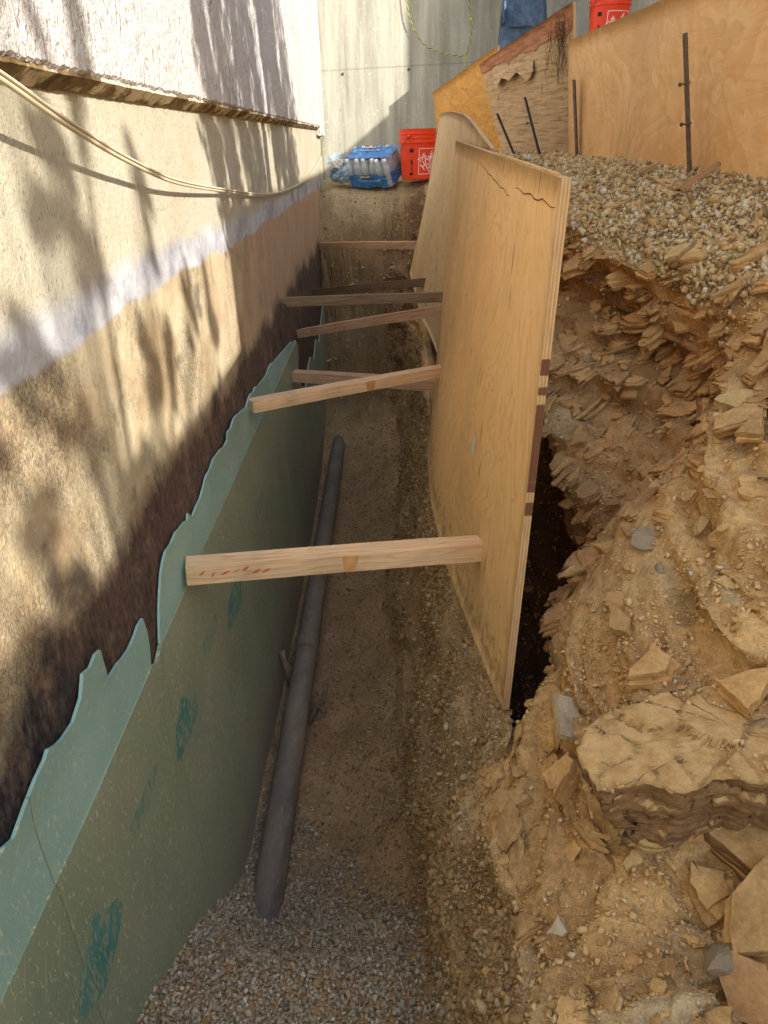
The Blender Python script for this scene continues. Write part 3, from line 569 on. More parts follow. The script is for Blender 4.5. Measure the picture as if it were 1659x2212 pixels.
def scatter(P, Nrm, size, base, variants, sink, name, mat, label, cat, flat=False, bedalign=False):
    if isinstance(variants[0], tuple):
        n = len(P); q = RNG.normal(size=(n, 4)); q /= np.linalg.norm(q, axis=1, keepdims=True); a_, b_, c_, d_ = q.T
        R = np.stack([1 - 2 * (c_**2 + d_**2), 2 * (b_*c_ - a_*d_), 2 * (b_*d_ + a_*c_), 2 * (b_*c_ + a_*d_), 1 - 2 * (b_**2 + d_**2), 2 * (c_*d_ - a_*b_), 2 * (b_*d_ - a_*c_), 2 * (c_*d_ + a_*b_), 1 - 2 * (b_**2 + c_**2)], 1).reshape(n, 3, 3)
        vi = RNG.integers(0, len(variants), n); VV, FF, off = [], [], 0
        for k, (Vb, Fb) in enumerate(variants):
            m = vi == k; nm = int(m.sum())
            if not nm: continue
            V = np.einsum('nij,kj->nki', R[m], Vb) * size[m][:, None, None] + (P[m] + Nrm[m] * (size[m] * (.8 - sink))[:, None])[:, None, :]
            VV.append(V.reshape(-1, 3)); FF.append((Fb[None] + (np.arange(nm) * len(Vb))[:, None, None]).reshape(-1, 3) + off); off += nm * len(Vb)
        o = link(name, mesh_np(name, np.concatenate(VV), np.concatenate(FF)), mat); tag(o, label, cat, kind='stuff'); return o
    r = RNG; n = len(P); vi = r.integers(0, len(variants), n); nv = len(variants[0]); VV = np.array(variants)[vi]
    # random rotations
    q = r.normal(size=(n, 4)); q /= np.linalg.norm(q, axis=1, keepdims=True); a_, b_, c_, d_ = q.T
    R = np.stack([1 - 2 * (c_**2 + d_**2), 2 * (b_*c_ - a_*d_), 2 * (b_*d_ + a_*c_), 2 * (b_*c_ + a_*d_), 1 - 2 * (b_**2 + d_**2), 2 * (c_*d_ - a_*b_), 2 * (b_*d_ - a_*c_), 2 * (c_*d_ + a_*b_), 1 - 2 * (b_**2 + c_**2)], 1).reshape(n, 3, 3)
    V = np.einsum('nij,nkj->nki', R, VV) * size[:, None, None] + (P + Nrm * (size * (1 - sink))[:, None])[:, None, :]
    Fc = base[1][None] + (np.arange(n) * nv)[:, None, None]
    me = mesh_np(name, V.reshape(-1, 3), Fc.reshape(-1, 3)); o = link(name, me, mat); tag(o, label, cat, kind='stuff'); return o
def sample_pts(n, dens):
    """n random points on the terrain, area * dens weighted; dens is per grid vertex"""
    A = PG[:-1, :-1]; e_u = PG[:-1, 1:] - A; e_v = PG[1:, :-1] - A; cr = np.cross(e_u, e_v); ar = np.linalg.norm(cr, axis=2)
    D = dens.reshape(NY, NU)[:-1, :-1]; p_ = (ar * D).ravel(); p_[np.isnan(p_)] = 0; p_ /= p_.sum()
    idx = RNG.choice(len(p_), n, p=p_); u_, v_ = RNG.random((2, n, 1))
    pos = A.reshape(-1, 3)[idx] + e_u.reshape(-1, 3)[idx] * u_ + e_v.reshape(-1, 3)[idx] * v_
    nn = Nn[:-1, :-1].reshape(-1, 3)[idx]; return pos, nn, idx
distv = np.sqrt((PD ** 2).sum(1))
vis = (Yf > .15) * (Yf < 7.3)
# tan gravel on the upper slope
dg = m_grav * vis * (Yf > .9) * (distv ** -1.3) * (kf < 10.6)
P_, N_, _i = sample_pts(46000, dg); sz = np.exp(RNG.normal(math.log(.0066), .42, len(P_))); sz = np.clip(sz, .003, .024) 
scatter(P_, N_, sz, I1, hulls(24, 13, 1), .30, 'tan_gravel', grav_tan, 'pale tan crushed gravel on the slope below the upper plywood boards', 'gravel')
# grey gravel of the mound at the bottom left and over the trench floor
dmound = m_floor * vis * (1 - sstep(1.35, 1.75, Yf + (P0[:, 0] + .2) * .9 + lown * .8))
P_, N_, _i = sample_pts(22000, dmound * (1 - .75 * sstep(-.05, .1, P0[:, 0])) ); sz = np.clip(np.exp(RNG.normal(math.log(.0058), .28, len(P_))), .0035, .014)
scatter(P_, N_, sz, I1, hulls(24, 13, 2), .25, 'grey_gravel', grav_grey, 'grey crushed gravel heaped over the pipe end at the lower left', 'gravel')
dfl = vis * (m_floor + .5 * m_slope + .5 * fartop * (kf < 9)) * (distv ** -.9) * (.3 + sstep(-.1, .15, fbm(P0 * 3.4 + 77, 3, 80)))
P_, N_, _i = sample_pts(30000, dfl); sz = np.clip(np.exp(RNG.normal(math.log(.0038), .5, len(P_))), .002, .015)
scatter(P_, N_, sz, I1, hulls(24, 11, 3), .35, 'soil_rubble', grav_floor, 'small brown stones and crumbs scattered on the trench floor and its side', 'gravel')
dbk = vis * (m_rock + .15 * m_slope) * (Yf < 3.2) * (distv ** -1.2) * (.12 + 1.5 * sstep(.0, .14, fbm(P0 * 4.2 + 37, 3, 81)) + 1.2 * (e1 < .12))
P_, N_, _i = sample_pts(42000, dbk); sz = np.clip(np.exp(RNG.normal(math.log(.0026), .60, len(P_))), .0012, .011)
scatter(P_, N_, sz, I1, hulls(24, 11, 6), .30, 'bank_crumbs', crumb_tan, 'tan crumbs and pebbles littering the rocky bank at the right', 'gravel')

dsl = vis * (m_slope * 1.6 + m_floor * .35 + .4 * far) * (Yf < 6.6) * (distv ** -.8) * (.15 + 1.4 * sstep(-.08, .12, fbm(P0 * 5.1 + 17, 3, 82)))
P_, N_, _i = sample_pts(45000, dsl); sz = np.clip(np.exp(RNG.normal(math.log(.0036), .55, len(P_))), .0016, .018)
scatter(P_, N_, sz, I1, hulls(24, 12, 7, 1.0), .45, 'soil_clods', clods, 'crumbly brown clods of earth on the steep side of the trench', 'soil')

# ------------------------------------------------------------------ shale fragments
def slab_geo(r, L, W, Th, layers=3, jag=.16, nside=None):
    """laminated angular slab lying in local xy, centred on the origin"""
    n = nside or r.integers(5, 8); ang = np.sort(r.uniform(0, 2 * math.pi, n) * .35 + np.linspace(0, 2 * math.pi, n, endpoint=False) * 1.0)
    rad = r.uniform(.7, 1.08, n); base = np.stack([np.cos(ang) * rad * L / 2, np.sin(ang) * rad * W / 2], 1)
    V = []; Fq = []; z = -Th / 2; hts = r.uniform(.6, 1.4, layers); hts = hts / hts.sum() * Th
    # subdivide outline for raggedness
    out = []
    for i in range(n):
        a_, b_ = base[i], base[(i + 1) % n]
        for t in (0, .33, .66): out.append(a_ * (1 - t) + b_ * t + r.normal(size=2) * jag * .12 * min(L, W))
    out = np.array(out); m_ = len(out); tilt = r.uniform(-.08, .08, 2)
    for h in hts:
        sc_ = r.uniform(1 - jag, 1.0); off = r.normal(size=2) * jag * .12 * L; loc_ = out * sc_ + off + r.normal(size=out.shape) * .02 * min(L, W); b0 = len(V)
        for k_, zz_ in ((.985, z), (1, z + h * .2), (.995, z + h * .93), (.97, z + h)):
            for q_ in loc_: V.append((q_[0] * k_, q_[1] * k_, zz_ + q_[0] * tilt[0] + q_[1] * tilt[1]))
        c0 = len(V); V.append((loc_[:, 0].mean(), loc_[:, 1].mean(), z)); V.append((loc_[:, 0].mean(), loc_[:, 1].mean(), z + h))
        for l in range(3):
            for i in range(m_):
                j = (i + 1) % m_; p0, p1, p2, p3 = b0 + l * m_ + i, b0 + l * m_ + j, b0 + (l + 1) * m_ + j, b0 + (l + 1) * m_ + i
                Fq += [(p0, p1, p2), (p0, p2, p3)]
        for i in range(m_):
            j = (i + 1) % m_; Fq.append((b0 + j, b0 + i, c0)); Fq.append((b0 + 3 * m_ + i, b0 + 3 * m_ + j, c0 + 1))
        z += h * .98
    return np.array(V), np.array(Fq)
def simple_slab(r, L, W, Th):
    return slab_geo(r, L, W, Th, 1, .15)
def basis(nrm, yaw):
    nrm = _n(np.array(nrm, float)); a_ = _n(np.cross(np.array([0., 1., .15]), nrm)); b_ = np.cross(nrm, a_)
    c_, s_ = math.cos(yaw), math.sin(yaw); return np.stack([a_ * c_ + b_ * s_, -a_ * s_ + b_ * c_, nrm], 1)
def shards(n, dens, lo, hi, seed, name, mat, label, tilt=.2, layers=1, aspect=(.4, .85), yaw=None):
    r = np.random.default_rng(seed); P, Nr, idx = sample_pts(n, dens); VV = []; FF = []; off = 0
    for i in range(n):
        L = np.exp(r.uniform(math.log(lo), math.log(hi))); W = L * r.uniform(*aspect); Th = L * r.uniform(.05, .13)
        Th = Th * (1 if layers == 1 else 1.9); V, Fq = slab_geo(r, L, W, Th, layers, .15 if layers == 1 else .34); nr = B3 * 1.0 + Nr[i] * .25 + r.normal(size=3) * tilt
        V = V @ basis(nr, r.uniform(0, 6.28) if yaw is None else r.normal(yaw, .45)).T + P[i] - Nr[i] * Th * r.uniform(-.3, .35)
        VV.append(V); FF.append(Fq + off); off += len(V)
    me = mesh_np(name, np.concatenate(VV), np.concatenate(FF)); o = link(name, me, mat); tag(o, label, 'rock rubble', kind='stuff'); return o
mid_scarp = np.exp(-((kf - 8.0) / 1.15) ** 2) * (Yf > 1.5) * (Yf < 3.2)
dr = vis * m_rock * (distv ** -1.0) * (.25 + 1.6 * sstep(0, .15, fbm(P0 * 3 + 11, 3, 90))) * (Yf < 3.4) * (1 - far)
shards(1500, dr * (1 - sand * .6), .010, .045, 1, 'shale_fragments', shale, 'small flat shale chips lying all over the rocky bank')
shards(190, (dr * .1 + mid_scarp * 5 * vis), .10, .22, 8, 'shale_beds', shale, 'stacked thin shale beds breaking out of the bank below the gravel', .07, 5, (.35, .7), 0.5)
shards(90, vis * m_rock * (1 - far) * (Yf < 1.6) * (kf < 8.5) * (1 - sand * .7), .05, .14, 9, 'near_shale_blocks', shale, 'broken dusty shale blocks of the near bank edge', .22, 3, (.5, .9))
shards(300, (dr * .35 + mid_scarp * 3 * vis), .045, .12, 2, 'shale_ledges', shale, 'broken layered shale plates sticking out of the bank', .12)
shards(170, vis * m_rock * far, .02, .08, 3, 'far_shale_rubble', shale, 'shale rubble at the dark far end of the trench', .3)

# ================================================================== HOUSE WALL
house = empty('house_wall', (WX, 3, -2.6), 'white stucco house wall with stained foundation along the left of the trench', 'house')
# foundation wall
bm = bmesh.new(); box(bm, (WX - .35, -3, -2.7), (WX, 7.38, .09)); link('foundation', bm_mesh('foundation', bm), fw, house)
# upper stucco, its lower edge ragged
V = []; Fq = []; n = 1400; yv = np.linspace(-3, 7.38, n); zl = np.interp(yv, [-3, 1.15, 7.4], [.098, .128, .182])
rag = zl +  fbm(np.stack([yv * 26, yv * 0, yv * 0], 1), 4, 5) * .008 + fbm(np.stack([yv * 90, yv * 0, yv * 0], 1), 2, 6) * .006 + np.where(yv > 6.9, -.07, 0)
xo = WX + .036
for i, yy in enumerate(yv):
    V += [(xo, yy, 3.6), (xo, yy, rag[i] + .006), (xo - .006, yy, rag[i]), (WX - .002, yy, rag[i] + .012 + .004 * math.sin(yy * 40)), (WX - .002, yy, 3.6)]
for i in range(n - 1):
    for k in range(5): a_, b_ = i * 5 + k, i * 5 + (k + 1) % 5; Fq.append((a_, b_, b_ + 5, a_ + 5))
Fq.append((0, 1, 2, 3, 4)); e = (n - 1) * 5; Fq.append((e + 4, e + 3, e + 2, e + 1, e))
bm = bmesh.new(); vs = [bm.verts.new(v) for v in V]; [bm.faces.new([vs[i] for i in f]) for f in Fq]; link('stucco_wall', bm_mesh('stucco', bm), stucco, house)
bm = bmesh.new(); box(bm, (WX - .35, -3, .09), (WX - .004, 7.38, 3.6)); link('wall_core', bm_mesh('core', bm), fw, house)
# broken drip moulding tucked under the stucco
V = []; Fq = []; n = 1600; yv = np.linspace(-3, 7.1, n); r1 = fbm(np.stack([yv * 9, yv * 0, yv * 0], 1), 5, 15, .7) * .7; r2 = fbm(np.stack([yv * 60, yv * 0 + 4, yv * 0], 1), 3, 16) * .6
zb = np.interp(yv, [-3, 1.15, 7.4], [.098, .128, .182])
for i, yy in enumerate(yv):
    top = zb[i] - .002; V += [(WX + .028 + r2[i] * .008, yy, top + .012), (WX + .030 + r2[i] * .010, yy, top - .004 + r1[i] * .008), (WX + .012 + r1[i] * .008, yy, top - .016 + r2[i] * .012), (WX - .001, yy, top - .024 + r1[i] * .022), (WX - .001, yy, top + .012)]
for i in range(n - 1):
    for k in range(5): a_, b_ = i * 5 + k, i * 5 + (k + 1) % 5; Fq.append((a_, b_, b_ + 5, a_ + 5))
bm = bmesh.new(); vs = [bm.verts.new(v) for v in V]; [bm.faces.new([vs[i] for i in f]) for f in Fq]; link('drip_moulding', bm_mesh('drip', bm), drip, house)

# ------------------------------------------------------------------ drainage boards
def jagged(o, amp=.007, step=.022, seed=1):
    r = np.random.default_rng(seed); out = [o[0]]
    for a_, b_ in zip(o, o[1:]):
        a_, b_ = np.array(a_), np.array(b_); k = max(1, int(np.linalg.norm(b_ - a_) / (step * (1 + max(0, a_[0] - 1) * .5)))) if a_[0] > .2 else 1
        for t in range(1, k + 1): out.append(tuple(a_ + (b_ - a_) * t / k + (r.normal(size=2) * amp * (1, .8) if t < k else r.normal(size=2) * amp * .3)))
    return out
def board(name, outline, x0, th, mat, parent=None, curl=0.0, ztop=None, res=.06, inset=None):
    bm = bmesh.new(); vs = [bm.verts.new((0, y_, z_)) for y_, z_ in outline]; tri = tessellate_polygon([[v.co for v in vs]])
    for t in tri:
        try: bm.faces.new([vs[i] for i in t])
        except Exception: pass
    y0 = min(o[0] for o in outline); y1 = max(o[0] for o in outline); z0 = min(o[1] for o in outline); z1 = max(o[1] for o in outline)
    yy = y0 + res
    while yy < y1: bmesh.ops.bisect_plane(bm, geom=bm.verts[:] + bm.edges[:] + bm.faces[:], plane_co=(0, yy, 0), plane_no=(0, 1, 0)); yy += res * (1 + max(0, yy - 1.5))
    zz_ = z0 + res
    while zz_ < z1: bmesh.ops.bisect_plane(bm, geom=bm.verts[:] + bm.edges[:] + bm.faces[:], plane_co=(0, 0, zz_), plane_no=(0, 0, 1)); zz_ += res
    bmesh.ops.recalc_face_normals(bm, faces=bm.faces[:])
    if sum(f.normal.x * f.calc_area() for f in bm.faces) < 0: bmesh.ops.reverse_faces(bm, faces=bm.faces[:])
    P = np.array([v.co[:] for v in bm.verts]); wob = fbm(P * 2.2, 3, 8) * .012 + (0 if not curl else curl * sstep(0, .16, P[:, 2] - (ztop - .10)) * (.4 + vnoise(P * 3, 4)))
    for v, w_ in zip(bm.verts, wob): v.co.x = x0 + th + w_
    front = bm.faces[:]; bnd = [e_ for e_ in bm.edges if e_.is_boundary]
    ret = bmesh.ops.extrude_edge_only(bm, edges=bnd)
    for v in [g_ for g_ in ret['geom'] if isinstance(g_, bmesh.types.BMVert)]: v.co.x -= th; 
    me = bpy.data.meshes.new(name); bm.to_mesh(me); bm.free(); return me
near_pts = [(-3, -.85), (.40, -.85), (.55, -.83), (.665, -.829), (.696, -.835), (.734, -.819), (.797, -.803), (.841, -.816), (.866, -.819), (.907, -.829), (.948, -.811), (.969, -.779), (1.00, -.79), (1.049, -.789), (1.054, -.821), (1.058, -.868), (1.09, -.872), (1.142, -.880), (1.18, -.888), (1.220, -.888), (1.25, -.880), (1.275, -.882), (1.289, -.927), (1.280, -.970), (1.27, -1.0)]
seg2 = [(1.345, -1.0), (1.352, -.986), (1.37, -.95), (1.391, -.916), (1.41, -.89), (1.427, -.864), (1.45, -.84), (1.475, -.830), (1.52, -.836), (1.571, -.832), (1.63, -.842), (1.690, -.862), (1.70, -.845), (1.739, -.875), (1.79, -.866), (1.837, -.869), (1.88, -.855), (1.924, -.836), (1.97, -.84), (2.023, -.822), (2.07, -.832), (2.116, -.827), (2.17, -.846), (2.226, -.842), (2.228, -.815), (2.321, -.808), (2.44, -.825), (2.578, -.849), (2.7, -.84), (2.863, -.854), (3.1, -.88), (3.3, -.872), (3.511, -.910), (3.8, -.925), (4.0, -.95), (4.124, -.970), (4.25, -.985), (4.343, -1.044), (4.313, -1.116), (4.25, -1.2), (4.35, -1.30), (4.402, -1.321), (4.6, -1.38), (4.8, -1.30), (4.966, -1.28), (5.2, -1.36), (5.485, -1.28), (5.7, -1.36), (5.86, -1.30), (6.2, -1.2), (6.5, -1.15), (7.2, -1.1)]
bd = empty('drainage_board', (WX + .02, 2.5, -2.3), 'torn pale aqua and olive foam drainage board covering the lower foundation wall', 'foam board')
me = board('upper_strip', [(-3, -1.0)] + jagged(near_pts) , WX + .004, .006, aqua, curl=.016, ztop=-.8); link('upper_strip', me, aqua, bd)
me = board('upper_strip', [(1.345, -1.0)] + jagged(seg2[1:33], seed=2) + [(4.0, -.95), (4.124, -.970), (4.18, -1.0)], WX + .004, .006, aqua, curl=.016, ztop=-.82); link('upper_strip', me, aqua, bd)
low = [(-3, -2.6), (-3, -1.003), (1.27, -1.003), (1.30, -1.02), (1.34, -1.003)] + [(4.18, -1.003)] + [(4.23, -.99), (4.343, -1.044)] + seg2[38:] + [(7.2, -2.6)]
me = board('lower_membrane', low, WX + .004, .009, olive, res=.05); link('lower_membrane', me, olive, bd)
def mark(outline, mat, x, lab):
    me = board('ink_mark', outline, x, .0004, mat, res=.03); o = link('ink_mark', me, mat, bd); return o
def smooth_outline(pts, n=40, jag=.006, seed=1):
    r = np.random.default_rng(seed); P = np.array(pts); Pc = np.concatenate([P, P[:1]]); L = np.concatenate([[0], np.cumsum(np.linalg.norm(np.diff(Pc, axis=0), axis=1))]); t = np.linspace(0, L[-1], n, endpoint=False)
    Q = np.stack([np.interp(t, L, Pc[:, 0]), np.interp(t, L, Pc[:, 1])], 1); Q = (np.roll(Q, 1, 0) + 2 * Q + np.roll(Q, -1, 0)) / 4
    return [tuple(q + r.normal(size=2) * jag * .3) for q in Q]
XM = WX + .0140
mark(smooth_outline([(.800,-1.164),(.823,-1.192),(.830,-1.221),(.862,-1.225),(.890,-1.247),(.902,-1.288),(.844,-1.324),(.775,-1.335),(.705,-1.298),(.691,-1.260),(.734,-1.212),(.778,-1.205)], 50), teal, XM, '')
mark(smooth_outline([(1.399,-1.198),(1.45,-1.26),(1.514,-1.294),(1.498,-1.340),(1.43,-1.35),(1.367,-1.344),(1.305,-1.331),(1.297,-1.274)], 44, seed=2), teal, XM, '')
mark(smooth_outline([(1.179,-1.191),(1.180,-1.220),(1.10,-1.245),(1.046,-1.245),(1.002,-1.24),(1.0,-1.19)], 36, seed=3), teal_f, XM, '')
mark(smooth_outline([(1.826,-1.235),(1.795,-1.281),(1.70,-1.29),(1.637,-1.275),(1.632,-1.218)], 36, seed=4), teal_f, XM, '')
mark(smooth_outline([(1.983,-1.29),(2.15,-1.30),(2.132,-1.406),(2.001,-1.402),(1.90,-1.375),(1.93,-1.32)], 36, seed=5), teal, XM, '')
mark(smooth_outline([(2.55,-1.24),(2.75,-1.26),(2.72,-1.32),(2.5,-1.31)], 30, seed=6), teal_f, XM, '')
mark(smooth_outline([(2.75,-1.33),(3.0,-1.33),(2.98,-1.43),(2.72,-1.42)], 30, seed=7), teal_f, XM, '')

# ------------------------------------------------------------------ back wall
cw = empty('concrete_wall', (1.5, 7.5, -.4), 'board-formed grey concrete wall closing the far end', 'wall')
bm = bmesh.new(); box(bm, (-.95, 7.4, -1.6), (6.0, 7.65, 3.2)); link('wall_panel', bm_mesh('panel', bm), conc, cw)
for hx, hz in ((.777, .601), (.254, .609), (-.328, .591), (1.3, .6)):
    bm = bmesh.new(); lathe(bm, [(.013, 0), (.012, .003), (.004, .003)], n=14, closed=True)
    me = bm_mesh('tie', bm); me.transform(Matrix.Translation((hx, 7.399, hz)) @ Matrix.Rotation(math.pi / 2, 4, 'X')); link('tie_hole', me, dark_m, cw)

# added unseen wall at the right, its stepped top shaped to throw the long shadow
nb = empty('shadow_wall', (2.9, 2, 0), 'added unseen plastered wall at the right, stepped to cast the long shadow', 'wall')
bm = bmesh.new()
box(bm, (2.75, .22, -.3), (2.95, 5.52, 2.20)); box(bm, (2.75, -.95, -.3), (2.95, .22, 1.715)); box(bm, (2.75, -1.17, -.3), (2.95, -.95, 1.80)); box(bm, (2.75, -1.58, -.3), (2.95, -1.17, 1.65)); box(bm, (2.75, -5.5, -.3), (2.95, -1.58, 1.75)); box(bm, (2.75, 5.52, -.3), (2.95, 7.38, 3.6)); link('wall_panel', bm_mesh('gw', bm), block_m, nb)

# trees whose dappled shade falls on the white wall (they stand outside the frame)
def leaf_cloud(cents, n, seed, size=.05, stretch=1.0):
    r = np.random.default_rng(seed); c = []
    for (cx, cy, cz, rx, ry, rz), k in zip(cents, n):
        q = r.normal(size=(k, 3)); q /= np.linalg.norm(q, axis=1, keepdims=True); q *= r.random((k, 1)) ** .45; c.append(np.array([cx, cy, cz]) + q * np.array([rx, ry, rz]))
    c = np.concatenate(c); m_ = len(c); a_ = r.normal(size=(m_, 3)); a_[:, 2] *= stretch; a_ /= np.linalg.norm(a_, axis=1, keepdims=True); b_ = np.cross(a_, r.normal(size=(m_, 3))); b_ /= np.linalg.norm(b_, axis=1, keepdims=True)
    s = size * r.uniform(.6, 1.3, (m_, 1)); V = np.stack([c - a_ * s, c + b_ * s * .4, c + a_ * s, c - b_ * s * .4], 1).reshape(-1, 3); return V, np.arange(m_ * 4).reshape(-1, 4)
SV = np.array(SUN)
def caster(y_, z_, t): # point seen from the wall point (WX,y,z) towards the sun, t metres in x
    return np.array([WX, y_, z_]) + SV / SV[0] * t
# narrow cypress: dark band on the wall between Y 2.7 and 4.3
tr = empty('cypress', tuple(caster(4.0, -1.2, 2.45)), 'narrow dark cypress standing uphill of the boards on the right', 'tree')
cs = []; ns = []
rr_ = np.random.default_rng(4)
def plume(yc, slope, half, z0, z1, n, dens, rz=.22):
    for i in range(n):
        z_ = z0 + (z1 - z0) * i / (n - 1); c_ = caster(yc - slope * (z_ - .4) + rr_.uniform(-half, half), z_, 2.45 + rr_.uniform(-.10, .10)); cs.append((c_[0], c_[1], c_[2], .10, .10, rz)); ns.append(dens)
plume(4.05, .9, .34, -.35, 3.0, 90, 240, .24)
plume(2.50, .35, .04, -.16, 3.0, 30, 130, .26); plume(2.78, .4, .05, -.4, 3.0, 34, 150, .28); plume(3.12, .5, .07, -.5, 3.0, 36, 190, .28); plume(3.40, .6, .06, -.5, 3.0, 36, 150, .28)
plume(4.62, .9, .05, -.2, 2.2, 26, 90, .3)
V, Fq = leaf_cloud(cs, ns, 11, .034, 5.0); link('crown', mesh_np('crown', V, Fq), leaf_m, tr)
bm = bmesh.new(); c0 = caster(4.0, -1.5, 2.45); c1 = caster(3.6, 2.6, 2.45); tube(bm, [(c0[0], c0[1], 0), tuple(c1)], [.07, .02], 10); link('trunk', bm_mesh('tr', bm), bark_m, tr)
# loose tree farther out: soft blobs
t2 = empty('shade_tree', tuple(np.array(caster(1.6, -5, 3.15)) * np.array([1, 1, 0])), 'loose leafy tree far uphill to the right', 'tree')
blobs = [(1.50, .13, .05, .10), (1.29, -.09, .09, .06), (1.42, -.17, .07, .06), (1.08, -.27, .10, .07), (1.66, -.49, .04, .11), (2.08, -.42, .04, .10), (.985, -.50, .055, .035), (1.34, .02, .05, .07), (1.80, -.10, .04, .07),
         (.80, -.36, .07, .05), (.70, -.55, .07, .04), (1.25, -.46, .04, .05), (1.80, -.45, .03, .08), (2.3, -.42, .035, .12), (1.17, .25, .08, .05), (.9, -.30, .06, .05), (1.0, -.66, .10, .03), (1.52, -.62, .05, .05)]
cs = []; ns = []
for (y_, z_, ry, rz) in blobs:
    c_ = caster(y_, z_, 3.15 + rr_.uniform(-.06, .06)); 
    for k_ in range(7):
        o1, o2 = rr_.normal(0, .55), rr_.normal(0, .6); cs.append((c_[0], c_[1] + ry * o1 * 1.1, c_[2] + rz * o2 * 1.2, .04, ry * .38, rz * .50)); ns.append(int(10 + 5200 * ry * rz))
V, Fq = leaf_cloud(cs, ns, 12, .026, 2.5); link('crown', mesh_np('crown', V, Fq), leaf_m, t2)
bm = bmesh.new(); base_ = np.array(t2.location); hub = caster(1.4, -.2, 3.15); hub_low = hub - np.array([0, .1, 1.1])
tube(bm, [tuple(base_), tuple(hub_low)], [.10, .06], 10)
for i, cc in enumerate(cs):
    tube(bm, [tuple(hub_low), tuple((hub_low + np.array(cc[:3])) / 2 + np.array([0, 0, -.12])), cc[:3]], [.006, .004, .002], 5)
link('trunk', bm_mesh('tr', bm), bark_m, t2)

# ================================================================== PLYWOOD SHEETS
def panel(name, corners_fn, nu, nv, th_dir, th, mat_face, mat_edge, parent=None, loc=(0, 0, 0)):
    """corners_fn(u,v)->world point of the front face, u along, v down; thickness towards th_dir"""
    V = []; td = Vector(th_dir)
    for j in range(nv + 1):
        for i in range(nu + 1): V.append(Vector(corners_fn(i / nu, j / nv)))
    n1 = len(V); V += [v + td * th for v in V]; F = []; mi = []; W_ = nu + 1
    for j in range(nv):
        for i in range(nu):
            a_ = j * W_ + i; F.append((a_, a_ + W_, a_ + W_ + 1, a_ + 1)); mi.append(0); F.append((n1 + a_, n1 + a_ + 1, n1 + a_ + W_ + 1, n1 + a_ + W_)); mi.append(0)
    E_ = []
    for j in range(nv): E_.append((j * W_, (j + 1) * W_, j / nv, (j + 1) / nv)); E_.append(((j + 1) * W_ + nu, j * W_ + nu, (j + 1) / nv, j / nv))
    for i in range(nu): E_.append((i + 1, i, 0, 0)); E_.append((nv * W_ + i, nv * W_ + i + 1, 1, 1))
    uvs = {}
    for a_, b_, va, vb in E_: uvs[len(F)] = [(0, va), (0, vb), (1, vb), (1, va)]; F.append((a_, b_, b_ + n1, a_ + n1)); mi.append(1)
    me = mesh_py(name, V, F); uvl = me.uv_layers.new(name='UVMap')
    for p_ in me.polygons:
        p_.material_index = mi[p_.index]; p_.use_smooth = mi[p_.index] == 0
        if p_.index in uvs:
            for k_, li in enumerate(p_.loop_indices): uvl.data[li].uv = uvs[p_.index][k_]
    return link(name, me, [mat_face, mat_edge], parent, loc)
# near sheet: bowed at its lower edge
def near_sheet(u, v):
    Y = 1.40 + 2.44 * u; xt = np.interp(Y, [1.4, 3.84], [.316, .350]); zt = np.interp(Y, [1.4, 3.84], [-.057, .022])
    tb = np.array([1.4, 1.7, 2.1, 2.58, 3.1, 3.5, 3.84]); xb = np.interp(Y, tb, [.265, .226, .181, .157, .172, .205, .240]); zb_ = np.interp(Y, [1.4, 2.58, 3.84], [-1.272, -1.270, -1.300])
    k = v * v * (1.6 - .6 * v); s = v
    lin_x = xt + (np.interp(Y, [1.4, 3.84], [.265, .24]) - xt) * s; bow = (xb - np.interp(Y, [1.4, 3.84], [.265, .24])) * k
    return (float(lin_x + bow), float(Y), float(zt + (zb_ - zt) * s))
LN = (.30, 1.45, -1.28)
sh = empty('plywood_sheet', LN, 'large fresh plywood sheet braced upright along the trench, nearest of the two', 'plywood sheet')
panel('sheet', near_sheet, 60, 24, (1, 0, 0), .017, ply_face, ply_edge, sh)
# split strip along the top edge: a lifted veneer sliver
bm = bmesh.new()
for u0, u1, up_, ou in ((.02, .40, .0, .004),):
    prev = None
    for i in range(15):
        t = i / 14; uu = u0 + (u1 - u0) * t; p0 = Vector(near_sheet(uu, 0)); l = up_ * math.sin(t * 3.1) + .003
        row = [bm.verts.new(p0 + Vector((ou, 0, .002 + l))), bm.verts.new(p0 + Vector((ou + .003, 0, .002 + l))), bm.verts.new(p0 + Vector((ou + .003, 0, -.006)))]
        if prev:
            for k in range(2): bm.faces.new((prev[k], prev[k + 1], row[k + 1], row[k]))
        prev = row
link('veneer_splinter', bm_mesh('spl', bm), ply_face2, sh)
# cracks below the top edge (thin dark recess strips)
def crack(pts, w_, fn, mat, parent, off=-.0012):
    bm = bmesh.new(); prev = None; n = len(pts)
    for i, (u_, v_) in enumerate(pts):
        p0 = Vector(fn(u_, v_)); ww = w_ * math.sin(math.pi * (i + .3) / (n - .4)) + .0006; jz = random.uniform(-.002, .002)
        row = [bm.verts.new(p0 + Vector((off, 0, ww + jz))), bm.verts.new(p0 + Vector((off, 0, -ww + jz)))]
        if prev: bm.faces.new((prev[0], prev[1], row[1], row[0]))
        prev = row
    link('crack', bm_mesh('crack', bm), mat, parent)
crackm = plain('dark_crack', C(120, 80, 48), 0.9, 0.1)
crack([(.01 + .018 * i, .040 + .002 * math.sin(i * 1.7) + .0004 * i) for i in range(12)], .0009, near_sheet, crackm, sh)
crack([(.24 + .02 * i, .065 - .0022 * i + .002 * math.sin(i * 2.1)) for i in range(15)], .0007, near_sheet, crackm, sh)
